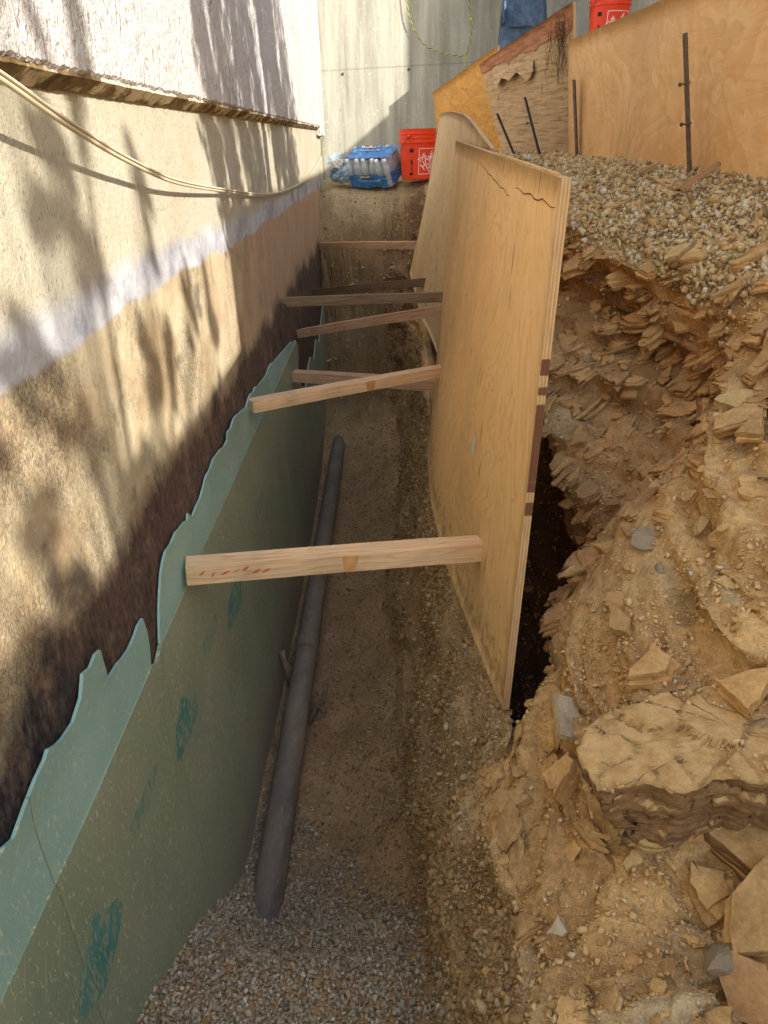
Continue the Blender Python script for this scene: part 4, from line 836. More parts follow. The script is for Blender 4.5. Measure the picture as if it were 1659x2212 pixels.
# grade label
def on_sheet(u, v, w_, h_, mat, name, parent):
    bm = bmesh.new(); vs = []
    for du_, dv_ in ((0, 0), (1, 0), (1, 1), (0, 1)):
        p0 = Vector(near_sheet(u + du_ * w_ / 2.44, v + dv_ * h_ / 1.25)); vs.append(bm.verts.new(p0 + Vector((-.0015, 0, 0))))
    bm.faces.new(vs); return link(name, bm_mesh(name, bm), mat, parent)
lb = on_sheet(.245, .595, .040, .058, label_m, 'paper_label', sh); on_sheet(.2475, .615, .026, .026, plain('grey_print', C(120, 116, 108)), 'printed_block', lb)
def far_sheet(u, v):
    A = np.array([.352, 4.90, .172]); B = np.array([.372, 2.75, -.012]); D = np.array([.160, 4.95, -.735]); Cc = np.array([.282, 3.3, -1.20])
    top = A + (B - A) * u + np.array([0, 0, .050]) * math.sin(math.pi * u) ; bot = D + (Cc - D) * u + np.array([.005, 0, -.015]) * math.sin(math.pi * u)
    p_ = top + (bot - top) * v; p_[0] = max(p_[0], .0) + .012 * math.sin(math.pi * v)
    if p_[1] < 3.86: p_[0] = max(p_[0], near_sheet((p_[1] - 1.4) / 2.44, min(max((-p_[2]) / 1.28, 0), 1))[0] + .030)
    else:
        e_ = near_sheet(1, min(max((-p_[2]) / 1.3, 0), 1))[0] + .022; k_ = max(0, 1 - (p_[1] - 3.86) / .5); p_[0] = p_[0] * (1 - k_) + max(p_[0], e_) * k_
    return tuple(p_)
sf = empty('plywood_sheet', (.3, 4.3, -1.1), 'second plywood sheet behind the large one, its curved pale corner rising beside the red bucket', 'plywood sheet')
panel('sheet', far_sheet, 50, 30, (1, 0, 0), .014, ply_face2, ply_edge2, sf)

# boards holding back the upper ground -----------------------------------
def quad_fn(tl, tr_, br, bl, bow=0.0):
    tl, tr_, br, bl = map(np.array, (tl, tr_, br, bl))
    def f(u, v):
        t = tl + (tr_ - tl) * u; b = bl + (br - bl) * u; p_ = t + (b - t) * v; p_[0] -= bow * math.sin(math.pi * u) * math.sin(math.pi * min(1, v + .0)); return tuple(p_)
    return f
r1_ = quad_fn((.995, 4.5, .475), (1.27, 1.95, .50), (1.29, 1.95, -.30), (1.055, 4.5, -.22), .01)
rb = empty('retaining_board', (1.15, 3.2, -.25), 'wide orange plywood board holding back the upper ground at the right, nearest and smoothest', 'plywood board')
panel('sheet', r1_, 30, 10, (1, .1, 0), .016, ply_big, ply_edge2, rb)
r2_ = quad_fn((.708, 6.0, .51), (1.045, 4.68, .67), (1.122, 4.7, -.16), (.815, 5.2, -.16), .0)
rb2 = empty('retaining_board', (.98, 5.2, -.15), 'weathered grey-brown board with peeling layers and a reddish top edge, middle of the retaining boards', 'plywood board')
panel('sheet', r2_, 30, 16, (1, .5, 0), .016, weather, ply_edge2, rb2)
# red top layer exposed, stands 3 mm proud
def red_fn(u, v): p_ = Vector(r2_(u, v * (.09 + .07 * u + .012 * math.sin(u * 23) + .008 * math.sin(u * 61)))); return p_ + Vector((-.004, -.002, .001))
V = []; me = None
panel('exposed_layer', red_fn, 30, 3, (1, .5, 0), .002, redwood, redwood, rb2)
bm = bmesh.new()  # peeling flap
prev = None
for i in range(12):
    t = i / 11; u_ = .16 + .46 * t; v0 = .14 + .055 * math.sin(t * 9) * .3 + .13 * t * .5; v1 = v0 + .10 + .03 * math.sin(t * 17)
    p0 = Vector(r2_(u_, v0)) + Vector((-.010, -.006, 0)); p1 = Vector(r2_(u_, v1)) + Vector((-.030 - .010 * math.sin(t * 5), -.018, 0))
    row = [bm.verts.new(p0), bm.verts.new(p1), bm.verts.new(p1 + Vector((.004, .002, .002))), bm.verts.new(p0 + Vector((.004, .002, .002)))]
    if prev:
        for k in range(4): bm.faces.new((prev[k], prev[(k + 1) % 4], row[(k + 1) % 4], row[k]))
    prev = row
link('peeling_flap', bm_mesh('flap', bm), weather, rb2)
rootm = plain('dry_roots', C(96, 76, 52), 0.9, 0.1)
bm = bmesh.new(); rr2 = random.Random(5)
for s_ in range(22):
    u_, v_ = .80 + rr2.uniform(0, .18), rr2.uniform(-.02, .12); pts = []
    for i in range(12):
        u_ += rr2.uniform(-.018, .016); v_ += rr2.uniform(.012, .042); pts.append(Vector(r2_(min(u_, .99), v_)) + Vector((-.008 - rr2.uniform(0, .012), -.004, 0)))
    tube(bm, pts, [.0013 * (1 - i / 14) + .0005 for i in range(12)], 5)
rt = link('dry_roots', bm_mesh('roots', bm), rootm, None, loc=(1.06, 4.75, .3)); tag(rt, 'tangle of thin dry roots hanging over the corner of the weathered board', 'roots')
r3_ = quad_fn((.440, 7.0, .405), (.865, 6.25, .645), (.95, 6.22, -.10), (.52, 6.95, -.30), .0)
rb3 = empty('retaining_board', (.7, 6.6, -.15), 'amber knotty plywood board farthest back against the concrete wall', 'plywood board')
panel('sheet', r3_, 20, 12, (1, .5, 0), .016, ply_mid, ply_edge2, rb3)

# ------------------------------------------------------------------ braces
def lumber_piece(name, p0, p1, hgt, dep, mat, label, group=None, cat='wood brace', split=False, roll=0.0):
    a_ = Vector(p0); b_ = Vector(p1); L = (b_ - a_).length; ex = (b_ - a_).normalized(); ez = (Vector((0, 0, 1)) - ex * ex.z).normalized(); ey = ez.cross(ex)
    bm = bmesh.new(); box(bm, (0, -dep / 2, -hgt / 2), (L, dep / 2, hgt / 2))
    for k in range(1, 12): bmesh.ops.bisect_plane(bm, geom=bm.verts[:] + bm.edges[:] + bm.faces[:], plane_co=(L * k / 12, 0, 0), plane_no=(1, 0, 0))
    bmesh.ops.recalc_face_normals(bm, faces=bm.faces[:])
    es = [e_ for e_ in bm.edges if len(e_.link_faces) == 2 and e_.calc_face_angle(0) > .5]; bmesh.ops.bevel(bm, geom=es, offset=.0022, segments=2, affect='EDGES')
    for v in bm.verts: v.co.z += .0022 * math.sin(v.co.x * 3.1); v.co.y += random.uniform(-.0006, .0006)
    if split:
        for v in bm.verts:
            if v.co.x < .012: v.co.x += random.uniform(-.006, .03)
    me = bm_mesh(name, bm); o = bpy.data.objects.new(name, me); COL.objects.link(o); me.materials.append(mat.m)
    o.matrix_world = Matrix(((ex.x, ey.x, ez.x, a_.x), (ex.y, ey.y, ez.y, a_.y), (ex.z, ey.z, ez.z, a_.z), (0, 0, 0, 1)))
    tag(o, label, cat, group); return o
GB = 'wooden braces wedged across the trench'
brA = lumber_piece('trench_brace', (-.532, 1.59, -.955), (.246, 1.765, -1.012), .054, .062, lum_new, 'nearest and thickest brace, fir with red crayon marks, wedged low across the trench', GB)
brB = lumber_piece('trench_brace', (-.534, 2.67, -.872), (.262, 3.24, -.915), .046, .058, lum_new, 'second nearest brace, pale fir with an amber knot mid length, slanting up rightward', GB)
brC = lumber_piece('trench_brace', (-.534, 3.98, -1.13), (.272, 3.70, -1.125), .055, .07, lum_pink, 'lowest pinkish brace, partly hidden behind the slanting second brace', GB)
brD = lumber_piece('trench_brace', (-.545, 4.42, -.995), (.298, 3.80, -.755), .050, .055, lum_pink, 'brace with a splintered left end rising just under the dark weathered brace', GB, split=True)
brE = lumber_piece('trench_brace', (-.547, 3.90, -.710), (.302, 3.79, -.690), .048, .03, lum_grey, 'dark weathered brace with a cracked left end, level, middle of the stack', GB, split=True)
brF = lumber_piece('trench_brace', (-.547, 5.58, -.955), (.318, 4.32, -.690), .048, .03, lum_grey, 'thin greyish board brace above the dark weathered one', GB)
brG = lumber_piece('trench_brace', (-.545, 6.45, -.72), (.262, 5.25, -.600), .050, .06, lum_pink, 'farthest and topmost brace, pinkish, below the sandy ledge', GB)
for k in range(0):   # red crayon strokes on the near brace
    bm = bmesh.new(); x0 = .045 + k * .032; vs = [bm.verts.new((x0, -.0318, .006)), bm.verts.new((x0 + .022, -.0318, .010)), bm.verts.new((x0 + .026, -.0318, .016)), bm.verts.new((x0 + .006, -.0318, .012))]; bm.faces.new(vs)
    me = bm_mesh('ink', bm); me.materials.append(red_ink.m); o = bpy.data.objects.new('crayon_mark', me); COL.objects.link(o); o.parent = brA
rcr = random.Random(3)
for k in range(7):
    bm = bmesh.new(); x0 = .03 + k * .026 + rcr.uniform(0, .008); z0 = .0 + rcr.uniform(-.004, .008); l_ = rcr.uniform(.010, .026); h_ = rcr.uniform(.002, .006)
    pr = None
    for i in range(6):
        t = i / 5; row = [bm.verts.new((x0 + l_ * t, -.0318, z0 + .010 * t - h_ * math.sin(3.0 * t + .1))), bm.verts.new((x0 + l_ * t + .002, -.0318, z0 + .010 * t + h_ * math.sin(2.6 * t + .3)))]
        if pr: bm.faces.new((pr[0], row[0], row[1], pr[1]))
        pr = row
    me = bm_mesh('ink', bm); me.materials.append(red_ink.m); o = bpy.data.objects.new('crayon_mark', me); COL.objects.link(o); o.parent = brA
for br, xk, wd, dp, hg in ((brA, .40, .045, .062, .054), (brB, .52, .05, .058, .046)):
    bm = bmesh.new(); s_ = -dp / 2 - .0012; t_ = hg / 2 + .0012
    vs = [bm.verts.new(v) for v in ((xk + .006, s_, -hg / 2 + .004), (xk + wd - .008, s_, -hg / 2 + .004), (xk + wd, s_, hg / 2 - .002), (xk, s_, hg / 2 - .002))]; bm.faces.new(vs)
    me = bm_mesh('knot', bm); me.materials.append(plain('amber_knot', C(210, 158, 100), .7, .2, .25, 40).m); o = bpy.data.objects.new('knot', me); COL.objects.link(o); o.parent = br

# ------------------------------------------------------------------ pipe
PZ = -2.13
pp = empty('drain_pipe', (-.43, 3.4, PZ), 'dusty black plastic drain pipe lying along the foot of the wall', 'pipe')
pa, pb, pc = Vector((-.437, 1.18, PZ - .03)), Vector((-.424, 2.86, PZ)), Vector((-.415, 5.62, PZ - .01))
def pipe_seg(a_, b_, r_, name, parent, hollow=True):
    bm = bmesh.new(); pts = [a_ + (b_ - a_) * (i / 24) for i in range(25)]
    tube(bm, pts, r_, 32, cap=not hollow)
    if hollow: tube(bm, pts, r_ - .006, 32, cap=False)
    return link(name, bm_mesh(name, bm), abs_pipe, parent, smooth=True)
pipe_seg(pa, pb, .053, 'near_length', pp); pipe_seg(pb, pc, .053, 'far_length', pp)
cp = pipe_seg(pb + Vector((-.0003, -.10, 0)), pb + Vector((.0003, .02, 0)), .0575, 'coupling', pp)
bm = bmesh.new()
dirp = (pb - pa).normalized()
bm = bmesh.new(); tube(bm, [pb + Vector((0, -.103, 0)), pb + Vector((0, -.098, 0))], .0595, 32); link('coupling_rim', bm_mesh('rim', bm), abs_pipe, cp)
# fix: rim is a sub-part of the coupling, keep its world position
# root stubs beside the pipe
def stub(pts, rad, label):
    bm = bmesh.new()
    for p_, r_ in zip(pts, rad): tube(bm, p_, r_, 9, jitter=.12)
    o = link('root_stub', bm_mesh('root', bm), bark_m, None, loc=pts[0][0], smooth=True); tag(o, label, 'root')

# stubs at (600,1440)D and (685,1560)D
stub([[(-.478, 2.62, -2.27), (-.50, 2.64, -2.13), (-.515, 2.66, -2.08), (-.525, 2.68, -2.05)]], [[.018, .016, .014, .016]], 'broken root stub poking up between the pipe and the green board')
stub([[(-.40, 2.42, -2.27), (-.35, 2.45, -2.18), (-.32, 2.47, -2.15)], [(-.35, 2.45, -2.18), (-.31, 2.40, -2.17)], [(-.33, 2.46, -2.16), (-.305, 2.52, -2.12)]], [[.016, .014, .010], [.012, .007], [.010, .006]], 'forked root stub on the right side of the pipe')

# ------------------------------------------------------------------ cable, rope
cp_ = [(1.02, .150, .085), (1.180, .114, .075), (1.258, .096, .070), (1.348, .073, .065), (1.496, .038, .058), (1.749, -.012, .048), (2.128, -.068, .036), (2.846, -.126, .018), (3.641, -.180, .012), (4.583, -.201, .012), (5.810, -.181, .012), (7.042, -.075, .012), (7.30, -.02, .030), (7.36, .10, .05)]
def catmull(P, n=8):
    P = [Vector(p_) for p_ in P]; out = []
    for i in range(len(P) - 1):
        p0, p1, p2, p3 = P[max(i - 1, 0)], P[i], P[i + 1], P[min(i + 2, len(P) - 1)]
        for k in range(n):
            t = k / n; out.append(.5 * ((2 * p1) + (-p0 + p2) * t + (2 * p0 - 5 * p1 + 4 * p2 - p3) * t * t + (-p0 + 3 * p1 - 3 * p2 + p3) * t ** 3))
    out.append(P[-1]); return out
path = [(WX + .036 + .06, -2.2, .7), (WX + .12, -.6, .42), (WX + .11, .5, .26)] + [(WX + d_, y_ * (1 - d_ / .55 * 1.0) + 0 * y_, z_ * (1 - d_ / .55)) for y_, z_, d_ in cp_]
bm = bmesh.new(); cpath = catmull(path); tube(bm, cpath, .0042, 8); tube(bm, [v + Vector((.004, 0, .006)) for v in cpath], .0030, 8)
o = link('cable', bm_mesh('cable', bm), cable_m, None, loc=path[6], smooth=True); tag(o, 'beige cable sagging across the white and cream house wall', 'cable')
rp = [(.20, 7.36, 2.6), (.215, 7.36, 1.6), (.246, 7.36, 1.10), (.282, 7.36, .94), (.38, 7.36, .79), (.518, 7.36, .725), (.64, 7.36, .70), (.745, 7.36, .70), (.787, 7.36, .82), (.79, 7.36, .953), (.77, 7.36, 1.10), (.76, 7.36, 1.7), (.75, 7.36, 2.6)]
bm = bmesh.new(); pth = catmull(rp, 14)
rpo = empty('rope', (.5, 7.36, .7), 'thin yellow rope looping down the concrete wall', 'rope')
for st_, mt in ((0, rope_y), (math.pi, rope_d)):
    bm = bmesh.new(); pts = []; ac = 0
    for i, v in enumerate(pth):
        if i: ac += (v - pth[i - 1]).length
        pts.append(v)
    # twisted strands
    fine = []; L_ = 0
    for a_, b_ in zip(pts, pts[1:]):
        for k in range(3): fine.append(a_ + (b_ - a_) * (k / 3))
    tw = []
    for i, v in enumerate(fine):
        d_ = (fine[min(i + 1, len(fine) - 1)] - fine[max(i - 1, 0)]).normalized(); s_, t_ = frame(d_)
        if i: L_ += (v - fine[i - 1]).length
        an = L_ * 110 + st_; tw.append(v + s_ * math.cos(an) * .003 + t_ * math.sin(an) * .003)
    tube(bm, tw, .0030 if st_ == 0 else .0024, 6); link('rope_strand', bm_mesh('strand', bm), mt, rpo)
bm = bmesh.new(); tube(bm, catmull([(.745, 7.35, .70), (.74, 7.35, .66), (.738, 7.35, .62)], 6), .004, 6); link('loose_end', bm_mesh('le', bm), rope_y, rpo); bm = bmesh.new(); bmesh.ops.create_icosphere(bm, subdivisions=2, radius=.014, matrix=Matrix.Translation((.787, 7.352, .955))); link('knot', bm_mesh('k', bm), rope_y, rpo)

# ------------------------------------------------------------------ buckets
def text_mesh(txt, size=.1, bold=.0):
    cu = bpy.data.curves.new('t', 'FONT'); cu.body = txt; cu.size = size; cu.align_x = 'CENTER'; cu.align_y = 'CENTER'; cu.resolution_u = 2; cu.offset = bold; cu.space_line = .78
    o = bpy.data.objects.new('t', cu); COL.objects.link(o); dg = bpy.context.evaluated_depsgraph_get(); me = bpy.data.meshes.new_from_object(o.evaluated_get(dg)); bpy.data.objects.remove(o); me.materials.clear(); return me
def bucket(loc, face, label, h=.37):
    """face: azimuth the print looks to"""
    b = empty('bucket', loc, label, 'bucket')
    x, y_, z_ = loc; R0, R1 = .131, .150; bm = bmesh.new(); prof = [(.0, .006), (R0 - .004, .006), (R0, .0)]
    prof = [(R0 - .01, 0), (R0, .006), (R0 + .012, .25), (R0 + .0145, .268), (R0 + .022, .270), (R0 + .022, .279), (R0 + .0155, .281), (R0 + .016, .300), (R0 + .022, .302), (R0 + .022, .309), (R0 + .0165, .311), (R0 + .017, .330), (R0 + .0235, .332), (R0 + .0235, .339), (R0 + .018, .341), (R0 + .0185, .362), (R0 + .0215, h), (R0 + .017, h), (R0 + .013, .30), (R0 - .004, .010)]
    rings = lathe(bm, prof, loc, 48, closed=True); bm.faces.new(rings[-1]); link('shell', bm_mesh('b', bm), orange, b, smooth=False)
    for p_ in b.children[0].data.polygons: p_.use_smooth = True
    b.children[0].data.set_sharp_from_angle(angle=.5) if hasattr(b.children[0].data, 'set_sharp_from_angle') else None
    def wrap(me, zc, off=.0012, az=0.0):
        for v in me.vertices:
            px, py = v.co.x, v.co.y; zz_ = zc + py; r_ = R0 + .012 * min(max(zz_ / .25, 0), 1) + off; a_ = face + az + px / r_
            v.co = (x + r_ * math.cos(a_), y_ + r_ * math.sin(a_), z_ + zz_)
        return me
    def sq(hw):
        me = bpy.data.meshes.new('sq'); bm = bmesh.new(); t = .004; n_ = 16
        for s_ in range(4):
            for i in range(n_):
                a0, a1 = -1 + 2 * i / n_, -1 + 2 * (i + 1) / n_
                q_ = [(a0 * hw, hw), (a1 * hw, hw), (a1 * hw, hw - t), (a0 * hw, hw - t)]
                rot = Matrix.Rotation(s_ * math.pi / 2, 2); bm.faces.new([bm.verts.new((*(rot @ Vector(v_)), 0)) for v_ in q_])
        bm.to_mesh(me); bm.free(); return me
    sqm = wrap(sq(.095), .135); link('logo_frame', sqm, whitep, b)
    for txt, oy, sz_ in (('THE', .066, .050), ('HOME', .008, .080), ('DEPOT', -.052, .068)):
        tm = text_mesh(txt, sz_, .0007); bm = bmesh.new(); bm.from_mesh(tm); bmesh.ops.triangulate(bm, faces=bm.faces[:])
        bmesh.ops.subdivide_edges(bm, edges=[e_ for e_ in bm.edges if e_.calc_length() > .02], cuts=1); ox = {'THE': -.035, 'HOME': 0, 'DEPOT': .012}[txt]
        mt = Matrix.Rotation(math.radians(42), 4, 'Z') @ Matrix.Translation((ox * .9, oy * .92, 0)) @ Matrix.Scale({'THE': .8, 'HOME': .72, 'DEPOT': .62}[txt], 4, (1, 0, 0)); bmesh.ops.transform(bm, matrix=mt, verts=bm.verts[:]); bm.to_mesh(tm); bm.free()
        link('logo_lettering', wrap(tm, .135), whitep, b)
    # black safety print on the side seam
    for (cx_, cz_, w_, h_) in ((-.155, .215, .034, .026), (-.155, .135, .012, .030), (-.148, .118, .010, .022), (-.158, .085, .005, .030), (-.147, .08, .005, .034), (-.155, .045, .03, .018)):
        bm = bmesh.new(); cols = []
        for i in range(5):
            q_ = cx_ - w_ / 2 + w_ * i / 4; cols.append((bm.verts.new((q_, cz_ - h_ / 2 - .135, 0)), bm.verts.new((q_, cz_ + h_ / 2 - .135, 0))))
        for c0, c1 in zip(cols, cols[1:]): bm.faces.new((c0[0], c1[0], c1[1], c0[1]))
        me = bpy.data.meshes.new('pr'); bm.to_mesh(me); bm.free(); link('warning_print', wrap(me, .135, .0014), blackp, b)
    # wire handle hanging down on the left side with ears
    ba = face + math.pi * .62; bm = bmesh.new(); pts = []
    ax = Vector((math.cos(ba), math.sin(ba), 0)); tn = Vector((-ax.y, ax.x, 0)); cc_ = Vector(loc) + Vector((0, 0, .318))
    for i in range(25):
        th_ = math.pi * i / 24; pts.append(cc_ + ax * (.160 * math.cos(th_)) + (tn * .98 + Vector((0, 0, -.95))).normalized() * (.185 * math.sin(th_)) )
    tube(bm, pts, .0022, 6); link('wire_handle', bm_mesh('h', bm), wire_m, b, smooth=True)
    for s_ in (1, -1):
        bm = bmesh.new(); e_ = cc_ + ax * (.152 * s_); tube(bm, [e_, e_ + ax * (.016 * s_)], .013, 14); link('handle_ear', bm_mesh('e', bm), orange, b, smooth=True)
    return b
bucket((.292, 6.62, -.240), math.radians(-50), 'open orange-red plastic bucket with white lettering on the dirt beside the water bottles')
bucket((1.73, 6.5, .62), math.radians(-72), 'orange-red bucket standing on the high ground above the retaining boards')

# ------------------------------------------------------------------ water bottle pack
pk = empty('water_bottle_pack', (-.06, 6.85, -.255), 'blue shrink-wrapped pack of small water bottles lying between the bag and the red bucket', 'water pack')
PR = Matrix.Translation((-.055, 6.86, -.235)) @ Matrix.Rotation(math.radians(-24), 4, 'Z') @ Matrix.Rotation(math.radians(26), 4, 'X') @ Matrix.Scale(1.12, 4)
bm0 = bmesh.new(); lathe(bm0, [(.026, 0), (.030, .004), (.030, .05), (.028, .055), (.030, .06), (.030, .12), (.0295, .135), (.024, .155), (.0145, .172), (.0125, .176), (.0125, .184)], n=14, closed=True); bme = bm_mesh('bottle', bm0)
bm0 = bmesh.new(); r_ = lathe(bm0, [(.0155, .182), (.0158, .198), (.012, .201)], n=14); bm0.faces.new(r_[-1]); cme = bm_mesh('cap', bm0)
for mm_, mt in ((bme, bottle_m), (cme, cap_m)): mm_.materials.append(mt.m); mm_.polygons.foreach_set('use_smooth', [True] * len(mm_.polygons))
PLc = Matrix.Translation(-Vector(pk.location))
for i in range(6):
    for j in range(4):
        mm_ = PLc @ PR @ Matrix.Translation(((i - 2.5) * .0625, (j - 1.5) * .0625, 0)) @ Matrix.Rotation(random.uniform(-.06, .06), 4, 'X') @ Matrix.Rotation(random.uniform(-.06, .06), 4, 'Y')
        o = bpy.data.objects.new('bottle', bme); COL.objects.link(o); o.parent = pk; o.matrix_local = mm_
        c2 = bpy.data.objects.new('cap', cme); COL.objects.link(c2); c2.parent = o
def wrap_box(z0, z1, hx, hy, mat, name, open_top=True, amp=.006, seed=1, topinset=0.0):
    bm = bmesh.new(); ring = []; n_ = 80; rows = 8; V = []
    for j in range(rows + 1):
        zz_ = z0 + (z1 - z0) * j / rows; row = []
        for i in range(n_):
            a_ = 2 * math.pi * i / n_; c_, s_ = math.cos(a_), math.sin(a_); k_ = max(abs(c_), abs(s_)); k6 = (abs(c_) ** 6 + abs(s_) ** 6) ** (1 / 6)
            sh_ = 1 - topinset * (j / rows) ** 2; px, py = hx * c_ / k6 * sh_, hy * s_ / k6 * sh_; sc_ = 1 + .012 * math.cos(px / .0625 * 2 * math.pi) * (abs(s_) > .6) + .012 * math.cos(py / .0625 * 2 * math.pi) * (abs(c_) > .6)
            row.append(bm.verts.new(PR @ Vector((px * sc_ + random.uniform(-1, 1) * amp * .3, py * sc_ + random.uniform(-1, 1) * amp * .3, zz_ + amp * math.sin(a_ * 9 + seed) * (j in (0, rows)) * 1.2))))
        ring.append(row)
    for a_, b_ in zip(ring, ring[1:]):
        for i in range(n_): bm.faces.new((a_[i], a_[(i + 1) % n_], b_[(i + 1) % n_], b_[i]))
    return link(name, bm_mesh(name, bm), mat, pk, smooth=True)
HX, HY = .192, .130
wrap_box(.004, .098, HX, HY, film, 'printed_band'); wrap_box(.098, .205, HX, HY, clear, 'clear_wrap', topinset=.10)
# printed top panel draped over the caps, leaving back corner open
bm = bmesh.new(); g_ = []
for j in range(15):
    row = []
    for i in range(21):
        px, py = -HX * .93 + 2 * HX * .93 * i / 20, -HY * .62 + 1.30 * HY * j / 14
        zz_ = .204 + .006 * math.cos(px / .0625 * 2 * math.pi + math.pi) * math.cos(py / .0625 * 2 * math.pi + math.pi) + random.uniform(-.002, .002); row.append(bm.verts.new(PR @ Vector((px + .02 * (j / 14), py, zz_))))
    g_.append(row)
for j in range(14):
    for i in range(20): bm.faces.new((g_[j][i], g_[j][i + 1], g_[j + 1][i + 1], g_[j + 1][i]))
link('printed_top', bm_mesh('top', bm), film, pk, smooth=True)
def pack_text(txt, size, mt, mat, z_off=.0, bold=.001):
    tm = text_mesh(txt, size, bold); tm.transform(PR @ mt); link('brand_lettering', tm, mat, pk)
def rect_mesh(w_, h_, mt, mat, name):
    me = mesh_py(name, [(-w_ / 2, -h_ / 2, 0), (w_ / 2, -h_ / 2, 0), (w_ / 2, h_ / 2, 0), (-w_ / 2, h_ / 2, 0)], [(0, 1, 2, 3)]); me.transform(PR @ mt); link(name, me, mat, pk)
MT_ = Matrix.Translation((-.02, .045, .217)); rect_mesh(.10, .026, MT_, blackp, 'dark_label'); pack_text('KIRKLAND', .021, Matrix.Translation((-.02, .045, .219)), whitep)
MT2 = Matrix.Translation((-.035, -.010, .216)); pack_text('PURIFIED WATER', .022, Matrix.Translation((-.01, .012, .216)), plain('pale_print', C(160, 200, 232)))
MF = Matrix.Translation((-.02, -HY - .006, .088)) @ Matrix.Rotation(math.pi / 2, 4, 'X'); rect_mesh(.085, .022, MF, blackp, 'dark_label'); pack_text('KIRKLAND', .017, Matrix.Translation((-.02, -HY - .008, .088)) @ Matrix.Rotation(math.pi / 2, 4, 'X'), whitep)
pack_text('PURIFIED WATER', .020, Matrix.Translation((-.0, -HY - .007, .055)) @ Matrix.Rotation(math.pi / 2, 4, 'X'), plain('pale_print_front', C(130, 180, 210)))
rect_mesh(.03, .012, Matrix.Translation((.09, -HY - .006, .045)) @ Matrix.Rotation(math.pi / 2, 4, 'X'), plain('green_print', C(110, 150, 80)), 'green_label'); pack_text('40', .016, Matrix.Translation((.09, -HY - .007, .063)) @ Matrix.Rotation(math.pi / 2, 4, 'X'), whitep)

# ------------------------------------------------------------------ rubbish bag
bg_ = empty('plastic_bag', (-.33, 6.9, -.25), 'half-open blue and clear plastic bag of rubbish lying against the house wall', 'plastic bag')
def blob(c_, rad, seed, amp, sub=4, freq=3, pinch=0):
    bm = bmesh.new(); bmesh.ops.create_icosphere(bm, subdivisions=sub, radius=1); P = np.array([v.co[:] for v in bm.verts]); f_ = 1 + fbm(P * freq + seed, 4, seed, .6) * amp
    for v, p_, k_ in zip(bm.verts, P, f_): v.co = Vector((c_[0] + p_[0] * rad[0] * k_, c_[1] + p_[1] * rad[1] * k_, c_[2] + p_[2] * rad[2] * k_))
    return bm
bm = blob((-.335, 6.86, -.175), (.125, .11, .085), 3, .7, 4, 2.4)
dele = [f_ for f_ in bm.faces if (f_.calc_center_median() - Vector((-.38, 6.79, -.10))).length < .062]; bmesh.ops.delete(bm, geom=dele, context='FACES'); link('bag_film', bm_mesh('bag', bm), bag_m, bg_)
bm = bmesh.new(); prev = None
for i in range(18):   # flared collar of the open mouth
    t = i / 17; a_ = -.5 + t * 3.6; c_ = Vector((-.37 + .070 * math.cos(a_), 6.82 + .02 * math.sin(a_ * 2), -.115 + .062 * math.sin(a_))); o_ = Vector((math.cos(a_), -.2, math.sin(a_))) * (.030 + .012 * math.sin(i * 1.9))
    row = [bm.verts.new(c_), bm.verts.new(c_ + o_)]
    if prev: bm.faces.new((prev[0], prev[1], row[1], row[0]))
    prev = row
link('bag_mouth', bm_mesh('mouth', bm), bag_m, bg_)
link('crumpled_wrap', bm_mesh('w', blob((-.375, 6.83, -.115), (.055, .05, .05), 9, 1.2, 4, 3.5)), trash_m, bg_)
link('dark_cup', bm_mesh('w', blob((-.40, 6.80, -.17), (.035, .03, .035), 12, .4, 3, 2)), dark_m, bg_)

# ------------------------------------------------------------------ steel stakes
def stake(p0, p1, w_, label, mat, nails=(), angle=True):
    a_ = Vector(p0); b_ = Vector(p1); d_ = (a_ - b_).normalized(); b2_ = b_ - d_ * .22
    bm = bmesh.new(); pts2 = [(0, 0), (w_, -w_ * .25), (w_, -w_ * .25 + w_ * .22), (w_ * .28, w_ * .12), (w_ * .1, w_ * .75), (-w_ * .1, w_ * .75)]
    s_, t_ = Vector((.35, -.93, 0)).normalized(), Vector((.93, .35, 0))
    rows = []
    for q_ in (b2_, b_ + (a_ - b_) * .5, a_): rows.append([bm.verts.new(q_ + s_ * (x_ - w_ / 2) + t_ * y2) for x_, y2 in pts2])
    for r0, r1 in zip(rows, rows[1:]):
        for k in range(6): bm.faces.new((r0[k], r0[(k + 1) % 6], r1[(k + 1) % 6], r1[k]))
    bm.faces.new(rows[0][::-1]); bm.faces.new(rows[-1]); e_ = empty('steel_stake', tuple(b_), label, 'steel stake', 'steel stakes driven in front of the boards')
    link('bar', bm_mesh('bar', bm), mat, e_)
    for t in nails:
        q_ = a_ + (b_ - a_) * t; bm = bmesh.new(); tube(bm, [q_ + Vector((-.012, -.012, 0)) - s_ * .022, q_ + Vector((-.012, -.012, .003)) + s_ * .026], .0032, 8); tube(bm, [q_ + Vector((-.012, -.012, 0)) - s_ * .026, q_ + Vector((-.012, -.012, 0)) - s_ * .022], .007, 8); link('nail', bm_mesh('nail', bm), steel, e_)
    return e_
stake((1.051, 2.95, .322), (1.139, 2.95, -.125), .027, 'tallest and thickest rusty stake, with nails, in front of the orange board', steel, (.34, .62))
stake((.992, 4.3, .285), (1.040, 4.3, -.075), .026, 'rusty stake at the seam between the weathered and the orange board, taller of the pair', steel)
stake((1.022, 4.50, .235), (1.060, 4.48, -.07), .024, 'dark short stake just left of the taller rusty one at the board seam', steel_dk)
stake((.848, 4.9, .244), (.927, 4.75, -.06), .024, 'thin dark stake leaning against the middle of the weathered board', steel_dk, (.45,))
stake((.73, 5.2, .175), (.829, 5.1, -.05), .024, 'shortest dark stake where the amber and weathered boards meet', steel_dk)

